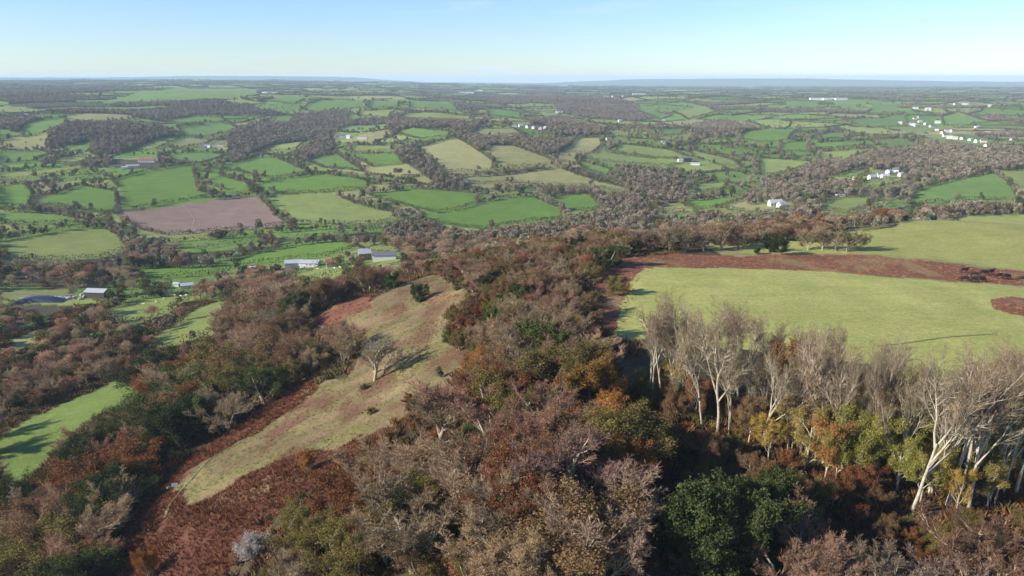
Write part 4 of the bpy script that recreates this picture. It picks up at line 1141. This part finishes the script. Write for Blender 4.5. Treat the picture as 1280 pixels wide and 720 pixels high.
def build_floor():
    # leaf litter scrub that fills the wood floors
    pts = []
    P = W([(780, 480), (900, 490), (1100, 545), (1290, 560), (1290, 800), (280, 800), (350, 660), (480, 585), (600, 480), (700, 425), (770, 440)])
    x, y = scatter(P, 1.7, 80, 1.2); z = zat(x, y)
    for a, b, c in zip(x, y, z): pts.append((a, b, c, rnd.uniform(.5, 1.3), rnd.uniform(0, 6.28), rnd.randrange(4)))
    x, y = scatter(np.array([(-190, 110), (-20, 110), (60, 200), (70, 420), (-240, 420), (-260, 200)]), 2.3, 81, 1.2); z = zat(x, y)
    px, py = to_pix(x, y, z); ok = free(x, y) & ~hides_open(x, y, z, np.full(len(x), .1)) & (px > -60)
    for a, b, c in zip(x[ok], y[ok], z[ok]): pts.append((a, b, c, rnd.uniform(.4, 1.5), rnd.uniform(0, 6.28), rnd.randrange(4)))
    ms = [plant_mat('undergrowth_%d' % i, c, jit=.3) for i, c in enumerate([(.15,.08,.04), (.10,.085,.035), (.19,.085,.035), (.11,.07,.05)])]
    stuff('undergrowth', ('tangled low undergrowth on the floor of the near wood', 'undergrowth'), pts, [tuft('undergrowth_tuft', 640 + i, 40, 1.3, 1.8, ms[i], .5) for i in range(4)])
build_floor()

# ------------------------------------------------------------------ buildings
M_WHITE = plain_mat('white_render', (.66,.64,.59), .8, .06)
M_CREAM = plain_mat('cream_render', (.62,.52,.38), .8, .08)
M_BRICK = plain_mat('red_brick', (.30,.15,.10), .9, .2, 4)
M_SLATE = plain_mat('slate_roof', (.13,.13,.15), .6, .15, 3)
M_TILE = plain_mat('red_tile_roof', (.27,.10,.07), .8, .2, 3)
M_METAL = plain_mat('pale_metal_roof', (.40,.41,.42), .45, .08, .4)
M_GLASS = plain_mat('window_glass', (.03,.035,.04), .1, .1)
M_DOOR = plain_mat('painted_door', (.10,.09,.08), .5, .1)
M_DARKWOOD = plain_mat('dark_timber', (.045,.04,.035), .8, .2, 3)
def house(px, py, w_, d_, h_, rot, wall, roof, label, group=None, kind='cottage', cat='house', windows=True, chimney=True, pitch=.8):
    x, y = hit(px, py); z = z1(x, y)
    if math.hypot(x, y) > 850: w_ *= .8; d_ *= .75; h_ *= .78
    o = bpy.data.objects.new(kind, None); COL.objects.link(o); o.location = (x, y, z - .3); o.rotation_euler = (0, 0, rot)
    tag(o, label, cat, group)
    h_ += .3
    m = MB(); rh = d_ / 2 * pitch
    X, Y = w_ / 2, d_ / 2
    m.poly([(-X, -Y, 0), (X, -Y, 0), (X, -Y, h_), (-X, -Y, h_)]).poly([(X, Y, 0), (-X, Y, 0), (-X, Y, h_), (X, Y, h_)])
    m.poly([(X, -Y, 0), (X, Y, 0), (X, Y, h_), (X, 0, h_ + rh), (X, -Y, h_)]).poly([(-X, Y, 0), (-X, -Y, 0), (-X, -Y, h_), (-X, 0, h_ + rh), (-X, Y, h_)])
    m.build('wall', wall, o)
    e = .45; t = .18; r_ = MB(); ex = X + .3
    yo = Y + e; zo = h_ - e * pitch + .06; zr = h_ + rh + .06
    for s_ in (-1, 1):
        A_ = [(-ex, s_ * yo, zo), (ex, s_ * yo, zo), (ex, 0, zr), (-ex, 0, zr)]; B_ = [(a, b, c + t) for a, b, c in A_]
        r_.poly(A_[::s_]).poly(B_[::-s_]).poly([A_[0], A_[1], B_[1], B_[0]]).poly([A_[1], A_[2], B_[2], B_[1]]).poly([A_[3], A_[0], B_[0], B_[3]])
    ro = r_.build('roof', roof, o)
    if chimney:
        c = MB(); c.box((X - .9, 0, zr + .35), (.8, .6, 1.7)); c.box((X - .9, 0, zr + 1.25), (.95, .75, .12)); c.build('chimney', M_BRICK, ro)
    if windows:
        nx = max(2, int(w_ / 3.2)); fl = 2 if h_ > 4.2 else 1
        for f in range(fl):
            for i in range(nx):
                xx = -X + w_ * (i + .5) / nx; zz = 1.5 + f * 2.5
                for s_ in ((-1, 1) if fl == 1 or i % 2 == 0 else (-1,)):
                    if f == 0 and i == nx // 2 and s_ < 0: continue
                    fr = MB().box((xx, s_ * (Y + .02), zz), (1.25, .08, 1.25)).build('window', M_WHITE if wall is not M_WHITE else M_DOOR, o)
                    MB().box((xx, s_ * (Y + .07), zz), (1.02, .05, 1.02)).build('pane', M_GLASS, fr)
        MB().box((-X + w_ * (nx // 2 + .5) / nx, -Y - .03, 1.25), (1.05, .1, 2.1)).build('door', M_DOOR, o)
    return o
def shed(px, py, w_, d_, h_, rot, wall, roof, label, group=None):
    return house(px, py, w_, d_, h_, rot, wall, roof, label, group, 'barn', 'barn', False, False, .35)
# farm behind the ridge
house(456, 325, 8, 6, 5.2, .35, M_BRICK, M_METAL, 'brick farmhouse with pale roof beside the ridge', windows=True)
shed(481, 325, 15, 9, 4, .1, M_WHITE, M_SLATE, 'grey-roofed long barn next to the brick farmhouse')
shed(367, 333, 11, 8, 3.2, .25, M_METAL, M_METAL, 'pale metal-roofed shed at the left end of the farm field')
shed(388, 333, 13, 8, 3.0, -.1, M_WHITE, M_METAL, 'long white-roofed shed beside the dark farm trees')
house(413, 333, 5, 4, 3.2, .3, M_CREAM, M_TILE, 'tiny tan outbuilding with reddish roof in the farm trees', kind='outbuilding', cat='outbuilding', windows=False)
shed(123, 371, 12, 7, 3.6, -.12, M_DARKWOOD, M_METAL, 'open dark barn with white roof at the yard')
shed(234, 360, 7, 5, 2.2, .4, M_WHITE, M_METAL, 'low white shed above the sheep pasture')
shed(222, 358, 4, 3, 2.0, -.3, M_METAL, M_METAL, 'small pale lean-to beside the low white shed')
shed(315, 339, 5, 4, 2.6, .2, M_WHITE, M_METAL, 'small white hut beside the dark conifer')
# red-roofed farm above the bright fields
house(184, 203, 28, 9, 5, .12, M_WHITE, M_TILE, 'long white farmhouse with red tiled roof')
shed(166, 209, 20, 7, 3, .35, M_WHITE, M_METAL, 'long low white shed in front of the red-roofed farmhouse')
shed(156, 211, 10, 7, 3, .3, M_WHITE, M_METAL, 'short white shed nearest the big bright field')
house(254, 186, 16, 8, 4, .2, M_WHITE, M_SLATE, 'white house with slate roof in the upper copse')
shed(260, 184, 14, 8, 4, -.2, M_WHITE, M_METAL, 'pale barn behind the slate-roofed white house')
house(277, 183, 13, 7, 5, .1, M_WHITE, M_SLATE, 'white cottage alone under trees right of the pale barn')
for i, (px, py, w_) in enumerate([(6, 156, 16), (9, 151, 11), (24, 150, 18), (33, 146, 9)]):
    house(px, py, w_, 9, 5, .2 * i, M_WHITE, [M_SLATE, M_METAL][i % 2], ORD[i] + (' ' if i == 0 else ' from left, a ') + 'white house in the hamlet at the far edge of the copses', 'hamlet at the edge of the copses')
house(428, 172, 12, 8, 5, .1, M_WHITE, M_SLATE, 'white gabled house with a dark roof above the middle copse')
house(421, 172, 11, 8, 4, .3, M_CREAM, M_TILE, 'sand-coloured house with brown roof beside the white gabled one')
house(436, 173, 10, 8, 5, -.3, M_WHITE, M_METAL, 'white house with pale roof right of the white gabled house')
shed(453, 174, 22, 9, 3.4, 0, M_WHITE, M_METAL, 'long pale barn on the grass beyond the middle copse')
for i, (px, py) in enumerate([(331, 118), (337, 117), (343, 118), (349, 117)]):
    house(px, py, 24, 14, 7, .2 * i, M_WHITE, [M_METAL, M_SLATE][i % 2], ORD[i] + (' ' if i == 0 else ' from left, a ') + 'pale house of the row by the far ridge', 'houses by the far ridge')
for i, (px, py) in enumerate([(643, 159), (651, 159), (660, 160), (667, 161), (675, 162), (682, 162)]):
    house(px, py, 11, 8, 5, .4 * i, [M_WHITE, M_CREAM][i % 2], [M_SLATE, M_METAL][i % 2], ORD[i] + (' ' if i == 0 else ' from left, ') + 'small house in the hamlet above the olive fields', 'hamlet above the olive fields')
# dark barn farm
shed(858, 202, 16, 12, 7, .2, M_DARKWOOD, M_SLATE, 'tall dark timber barn on the far valley side')
shed(851, 202, 11, 9, 4, .1, M_WHITE, M_METAL, 'white shed pressed against the tall dark barn')
shed(869, 206, 16, 8, 3, -.2, M_WHITE, M_METAL, 'low pale shed in the yard of the dark barn')
house(761, 175, 13, 8, 4, .2, M_WHITE, M_SLATE, 'white cottage at the end of the pale green field')
house(829, 152, 14, 8, 4, .1, M_WHITE, M_METAL, 'white farmhouse on the open far slope')
house(775, 152, 13, 8, 4, .5, M_WHITE, M_METAL, 'white cottage half hidden in the far wood')
house(806, 149, 12, 8, 4, .2, M_WHITE, M_SLATE, 'slate-roofed cottage between far wood and farmhouse')
house(831, 179, 15, 9, 4, .0, M_CREAM, M_SLATE, 'cream cottage under the wood above the hedge-striped field')
shed(699, 141, 26, 12, 5, .1, M_WHITE, M_METAL, 'bright white barn high in the far purple wood')
shed(799, 119, 80, 20, 7, .05, M_WHITE, M_METAL, 'very long white building on the far skyline plateau')
for i, (px, py) in enumerate([(758, 122), (768, 122), (781, 122)]):
    house(px, py, 26, 14, 8, .2 * i, M_WHITE, M_SLATE, ORD[i] + (' ' if i == 0 else ' from left, a ') + 'house on the far plateau beside the very long building', 'houses on the far plateau')
for i, (px, py, w_) in enumerate([(583, 117, 90), (600, 114, 40)]):
    shed(px, py, w_, 24, 7, .02, M_WHITE, M_METAL, ['wide white shed', 'smaller white shed'][i] + ' on the horizon above the hillside fields')
# big white house and its neighbours
house(969, 257, 13, 7, 3.2, .15, M_WHITE, M_METAL, 'bright white house with hipped wing in the valley trees')
house(977, 259, 8, 6, 3, .4, M_WHITE, M_METAL, 'small white annex beside the bright white valley house')
house(1000, 244, 8, 6, 4, .1, M_WHITE, M_SLATE, 'white cottage in trees up the valley from the bright house')
shed(1050, 246, 12, 6, 2.6, .1, M_WHITE, M_METAL, 'pale barn on the edge of a light green field')
house(976, 233, 5, 5, 5, .1, M_WHITE, M_SLATE, 'narrow white house by the valley stream trees')
for i, (px, py, w_, rt) in enumerate([(1090, 224, 13, .3), (1101, 221, 11, -.2), (1106, 223, 12, .1), (1111, 217, 10, .6), (1119, 215, 10, -.4), (1126, 221, 7, .2)]):
    house(px, py, w_, 8, 4.5, rt, M_WHITE, [M_METAL, M_SLATE, M_METAL][i % 3], ORD[i] + (' ' if i == 0 else ' from left, ') + 'white building of the farm cluster amid the valley trees', 'white farm cluster')
house(1069, 225, 7, 6, 4, .2, M_WHITE, M_SLATE, 'little white cottage left of the white farm cluster')
VILL = sorted([(1125,155),(1140,157),(1144,149),(1149,148),(1150,153),(1145,158),(1157,156),(1165,159),(1172,154),(1171,163),(1178,167),(1184,165),(1191,165),(1181,171),(1187,173),(1194,174),(1203,174),(1213,176),(1221,178),(1229,178),(1234,183),(1221,160),(1234,168),(1267,176)])
for i, (px, py) in enumerate(VILL):
    house(px, py, rnd.uniform(10, 18), 8, rnd.choice([3.5, 5]), rnd.uniform(-.8, .8), M_WHITE if i % 5 else M_CREAM, [M_SLATE, M_METAL, M_TILE, M_SLATE][i % 4] if i % 3 else M_METAL,
          ORD[i] + (' of' if i == 0 else ' from the left of') + ' the white houses strung along the village lane', 'white village along the lane', windows=False)
for i, (px, py) in enumerate([(1144, 136), (1160, 138), (1195, 132), (1206, 132), (1221, 134), (1235, 134)]):
    house(px, py, 20, 11, 6, rnd.uniform(-.5, .5), M_WHITE, [M_SLATE, M_METAL][i % 2], ORD[i] + (' ' if i == 0 else ' from left, ') + 'house on the hilltop above the white village', 'houses above the village')
for i, (px, w_) in enumerate([(1020, 60), (1035, 50), (1051, 60)]):
    shed(px, 125, w_, 22, 7, .05 * i, M_WHITE, M_METAL, ['left', 'middle', 'right'][i] + ' one of three long white sheds on the far plateau', 'three long white sheds')

# ------------------------------------------------------------------ yard by the lower farm
def yard():
    x, y = hit(50, 376); z = z1(x, y)
    o = bpy.data.objects.new('silage_clamp', None); COL.objects.link(o); o.location = (x, y, z); o.rotation_euler = (0, 0, .1)
    tag(o, 'long silage heap under a dark blue-black sheet in the yard', 'silage heap')
    V = []; F = []; nx, ny = 28, 12
    for i in range(nx + 1):
        for j in range(ny + 1):
            u, v = i / nx * 2 - 1, j / ny * 2 - 1
            h = 3.0 * max(0, 1 - abs(u) ** 2.2) * max(0, 1 - abs(v) ** 3) + .12 * math.sin(i * 1.7) * math.cos(j * 1.3) * (1 - abs(u)) 
            V.append((u * 14, v * 4.5, h - .2))
    for i in range(nx):
        for j in range(ny):
            a = i * (ny + 1) + j; F.append((a, a + ny + 1, a + ny + 2, a + 1))
    me = bpy.data.meshes.new('sheet'); me.from_pydata(V, [], F); me.materials.append(plain_mat('dark_sheet', (.025,.03,.06), .4, .3, .8))
    for p in me.polygons: p.use_smooth = True
    link('sheet', me, o)
    b = MB()
    for i in range(9): b.box((-12 + i * 3, 5.1, .35), (2.6, .5, .9), rnd.uniform(-.05, .05), .9)
    b.build('retaining_wall', M_METAL, o)
    x, y = hit(85, 372)
    b = MB()
    for i in range(14):
        b.box((rnd.uniform(-9, 9), rnd.uniform(-4, 4), rnd.uniform(0, .7)), (rnd.uniform(.8, 2.6), rnd.uniform(.6, 1.8), rnd.uniform(.6, 1.4)), rnd.uniform(0, 3))
    q = b.build('rubble', plain_mat('concrete_rubble', (.45,.42,.38), .9, .3), None, (x, y, z1(x, y)))
    tag(q, 'pale heap of concrete rubble beside the silage sheet', 'rubble heap', kind='stuff')
yard()
# yard ground and lanes as thin sheets on the terrain
M_LANE = plain_mat('lane_surface', (.17,.15,.125), .95, .15, .3)
def lane(P, w_, name='farm_track', mat=M_LANE):
    Wp = [hit(*p) for p in P]; pts = []
    for a, b in zip(Wp, Wp[1:]):
        n = max(1, int(math.dist(a, b) / 3))
        for i in range(n): pts.append((a[0] + (b[0] - a[0]) * i / n, a[1] + (b[1] - a[1]) * i / n))
    pts.append(Wp[-1]); V = []; F = []
    for i, p in enumerate(pts):
        a = pts[max(0, i - 1)]; b = pts[min(len(pts) - 1, i + 1)]; d = math.dist(a, b) or 1
        nx_, ny_ = -(b[1] - a[1]) / d, (b[0] - a[0]) / d
        for s_ in (-1, 0, 1):
            x, y = p[0] + nx_ * w_ / 2 * s_, p[1] + ny_ * w_ / 2 * s_; V.append((x, y, z1(x, y) + .14))
    for i in range(len(pts) - 1):
        for k in (0, 1): a = i * 3 + k; F.append((a, a + 1, a + 4, a + 3))
    me = bpy.data.meshes.new(name); me.from_pydata(V, [], F); me.materials.append(mat)
    o = link(name, me); o['kind'] = 'structure'
lane([(0, 366), (40, 368), (80, 368), (130, 372)], 3)
lane([(-5, 478), (30, 466), (70, 452)], 3.5)
lane([(205, 648), (214, 628), (240, 598), (262, 574), (300, 553)], .7, 'footpath', plain_mat('worn_grass_path', (.15,.15,.065), .95, .15, .5))

lane([(228, 256), (236, 264), (243, 274), (240, 284)], 1.5, 'field_track', plain_mat('dry_soil', (.245,.175,.135), .95, .1, .3))
lane([(1095, 433), (1140, 428), (1190, 421), (1245, 418)], .45, 'field_track', plain_mat('trodden_grass', (.19,.20,.07), .95, .1, .3))
# information board by the path
def board():
    x, y = hit(219, 612); z = z1(x, y)
    o = bpy.data.objects.new('information_board', None); COL.objects.link(o); o.location = (x, y, z); o.rotation_euler = (0, 0, .25)
    tag(o, 'small white board on posts beside the path in the bracken', 'notice board')
    for s_ in (-1, 1): MB().box((s_ * .55, 0, .6), (.1, .1, 1.7)).build('post', M_DARKWOOD, o)
    MB().box((0, -.08, 1.2), (1.3, .06, .9)).build('panel', M_WHITE, o)
    x, y = hit(212, 611)
    b = MB()
    b.tube([(-.6, 0, 0), (-.3, .05, .25), (.2, 0, .32), (.6, -.05, .02)], [.25, .45, .42, .2], 7)
    q = b.build('boulder', plain_mat('pale_stone', (.55,.52,.42), .9, .2, 3), None, (x, y, z1(x, y)), True)
    tag(q, 'pale stone lying beside the small white board', 'boulder')
board()

# ------------------------------------------------------------------ animals
def animal(name, joints, edges, mat):
    me = bpy.data.meshes.new(name); me.from_pydata([j[:3] for j in joints], edges, [])
    o = bpy.data.objects.new(name, me); COL.objects.link(o)
    md = o.modifiers.new('skin', 'SKIN')
    for i, j in enumerate(joints):
        sv = me.skin_vertices[0].data[i]; sv.radius = (j[3], j[4] if len(j) > 4 else j[3]); sv.use_root = (i == 0)
    ss = o.modifiers.new('ss', 'SUBSURF'); ss.levels = ss.render_levels = 1
    dg = bpy.context.evaluated_depsgraph_get(); dg.update()
    m2 = bpy.data.meshes.new_from_object(o.evaluated_get(dg)); m2.name = name; m2.materials.clear(); m2.materials.append(mat)
    for p in m2.polygons: p.use_smooth = True
    bpy.data.objects.remove(o); return m2
def quad(s=1.0, leg=.75, head_low=False):
    J = [(0, 0, 1.05, .36, .40), (-.55, 0, 1.06, .36, .38), (-.95, 0, 1.08, .28, .30), (.45, 0, 1.04, .34, .42), (.85, 0, 1.08, .25, .32),
         (1.15, 0, .95 if head_low else 1.28, .17, .20), (1.35, 0, .55 if head_low else 1.38, .13, .15), (1.62, 0, .22 if head_low else 1.22, .085, .09), (-1.12, 0, .95, .05), (-1.16, 0, .45, .035)]
    E = [(0, 1), (1, 2), (0, 3), (3, 4), (4, 5), (5, 6), (6, 7), (2, 8), (8, 9)]
    for sy in (-1, 1):
        b = len(J); J += [(.62, .2 * sy, .70, .13), (.62, .21 * sy, .40, .075), (.64, .21 * sy, .02, .06)]; E += [(3, b), (b, b + 1), (b + 1, b + 2)]
        b = len(J); J += [(-.72, .2 * sy, .76, .17), (-.90, .21 * sy, .45, .075), (-.82, .21 * sy, .02, .06)]; E += [(1, b), (b, b + 1), (b + 1, b + 2)]
        b = len(J); J += [(1.28, .2 * sy, .68 if head_low else 1.47, .035)]; E += [(6, b)]
    return [tuple(v * s for v in j) for j in J], E
M_COW = plain_mat('dark_brown_hide', (.022,.008,.006), .7, .2, 2)
M_SHEEP = plain_mat('cream_wool', (.62,.58,.48), .95, .1, 3)
cow_a = animal('cow', *quad(1.0), M_COW); cow_b = animal('cow_grazing', *quad(1.0, head_low=True), M_COW)
COWS = [(1205,341,.2,0,'leftmost cow, dark brown, standing high in the bracken strip'),(1217,346,2.9,1,'dark brown cow grazing below the bracken edge, facing away from the others'),(1229,344,.1,1,'dark brown cow grazing just left of the two close together in bracken'),
        (1238,343,.4,0,'largest-looking dark cow in the middle of the bracken strip'),(1249,348,3.3,1,'dark cow in bracken, first of the pair walking right'),(1257,349,.2,1,'dark cow in bracken, second of the pair walking right'),
        (1205,352,3.0,1,'dark brown cow grazing on the field edge, leftmost by the grass'),(1217,353,.1,0,'dark brown cow on the field edge in the middle of three'),(1226,353,.3,1,'dark brown cow on the field edge, rightmost of three'),(1277,352,2.8,1,'dark brown cow alone at the far right frame edge')]
for px, py, rz, g_, lb in COWS:
    x, y = hit(px, py); o = link('cow', cow_b if g_ else cow_a, loc=(x, y, z1(x, y))); o.rotation_euler = (0, 0, rz); o.scale = (1.25,) * 3
    tag(o, lb, 'cow', 'brown cattle in the bracken by the field')
sheep_m = animal('sheep', *quad(.62, head_low=True), M_SHEEP)
def sheep(P, ph):
    for i, (px, py) in enumerate(P):
        x, y = hit(px, py); o = link('sheep', sheep_m, loc=(x, y, z1(x, y))); o.rotation_euler = (0, 0, rnd.uniform(0, 6.28)); o.scale = (1.2,) * 3
        tag(o, (ORD[i] + ' ' if i == 0 else ORD[i] + ' from left, a ') + 'white sheep grazing ' + ph, 'sheep', 'sheep ' + ph)
sheep([(180, 381), (195, 378), (205, 374), (218, 370), (226, 371), (233, 370), (245, 368)], 'on the pasture below the yard')
sheep([(397, 337), (404, 338), (410, 336), (418, 336), (425, 335), (433, 334), (441, 334)], 'in the farm field under the sheds')

# ------------------------------------------------------------------ light, sky, haze
SUN_AZ, SUN_EL = R(-108), R(25)
w = bpy.data.worlds.new('World'); SC.world = w; w.use_nodes = True
nt = w.node_tree; nt.nodes.clear()
out = nt.nodes.new('ShaderNodeOutputWorld'); bg = nt.nodes.new('ShaderNodeBackground'); sky = nt.nodes.new('ShaderNodeTexSky')
sky.sky_type = 'NISHITA'; sky.sun_disc = False; sky.sun_elevation = SUN_EL; sky.sun_rotation = SUN_AZ
sky.altitude = 300; sky.air_density = 1.0; sky.dust_density = .1; sky.ozone_density = 2.0
bg.inputs[1].default_value = .083
# thin wisps of cloud low over the horizon
tc = nt.nodes.new('ShaderNodeTexCoord'); mp = nt.nodes.new('ShaderNodeMapping'); mp.inputs['Scale'].default_value = (5, 5, 42)
nt.links.new(tc.outputs['Generated'], mp.inputs[0])
cf = ramp(nt, noise(nt, mp.outputs[0], 1.0, 5, .6), [(.57, (0, 0, 0)), (.74, (.45, .45, .45))])
mx = nt.nodes.new('ShaderNodeMix'); mx.data_type = 'RGBA'; mx.inputs['B'].default_value = (6.5, 6.8, 7.4, 1)
nt.links.new(cf, mx.inputs['Factor']); nt.links.new(sky.outputs[0], mx.inputs['A'])
tn = nt.nodes.new('ShaderNodeRGB'); tn.outputs[0].default_value = (.80, .96, 1.27, 1)
nt.links.new(mul(nt, mx.outputs['Result'], tn.outputs[0]), bg.inputs[0]); nt.links.new(bg.outputs[0], out.inputs[0])
sl_ = bpy.data.lights.new('sun', 'SUN'); sl_.energy = 5.0; sl_.angle = R(.53); sl_.color = (1, .93, .82)
so = bpy.data.objects.new('sun', sl_); COL.objects.link(so)
sd_ = Vector((math.sin(SUN_AZ) * math.cos(SUN_EL), math.cos(SUN_AZ) * math.cos(SUN_EL), math.sin(SUN_EL)))
so.rotation_euler = (-sd_).to_track_quat('-Z', 'Y').to_euler(); so.location = (0, 0, 200)

zmin = float(GZ.min()); zmax = max(float(GZ.max()) + 14, CAMZ + 3)
hz = MB().box((0, 12000, (min(zmin, -170) - 1 + zmax) / 2), (64000, 36000, zmax - min(zmin, -170) + 1)).mesh('haze', plain_mat('tmp', (1, 1, 1)))
hm, hn, ho = new_mat('haze_air')
pv = hn.nodes.new('ShaderNodeVolumePrincipled'); pv.inputs['Color'].default_value = (.66, .84, 1.0, 1); pv.inputs['Density'].default_value = 0.72e-4
pv.inputs['Anisotropy'].default_value = 0.0
hn.links.new(pv.outputs[0], ho.inputs['Volume'])
hz.materials.clear(); hz.materials.append(hm)
h = link('haze', hz); h['kind'] = 'stuff'; tag(h, 'pale blue air that fades the far hills', 'haze')

SC.render.engine = 'CYCLES'
cy = SC.cycles
cy.use_denoising = True
cy.max_bounces = 5; cy.diffuse_bounces = 2; cy.glossy_bounces = 1; cy.transmission_bounces = 2; cy.volume_bounces = 1; cy.transparent_max_bounces = 4
cy.use_adaptive_sampling = True; cy.adaptive_threshold = .02
SC.view_settings.view_transform = 'Standard'; SC.view_settings.look = 'None'; SC.view_settings.gamma = 1; SC.view_settings.exposure = .82
SC.view_settings.use_curve_mapping = False
print('objects', len(bpy.data.objects), 'trees', len(TREES), 'hedges', len(hed_runs))
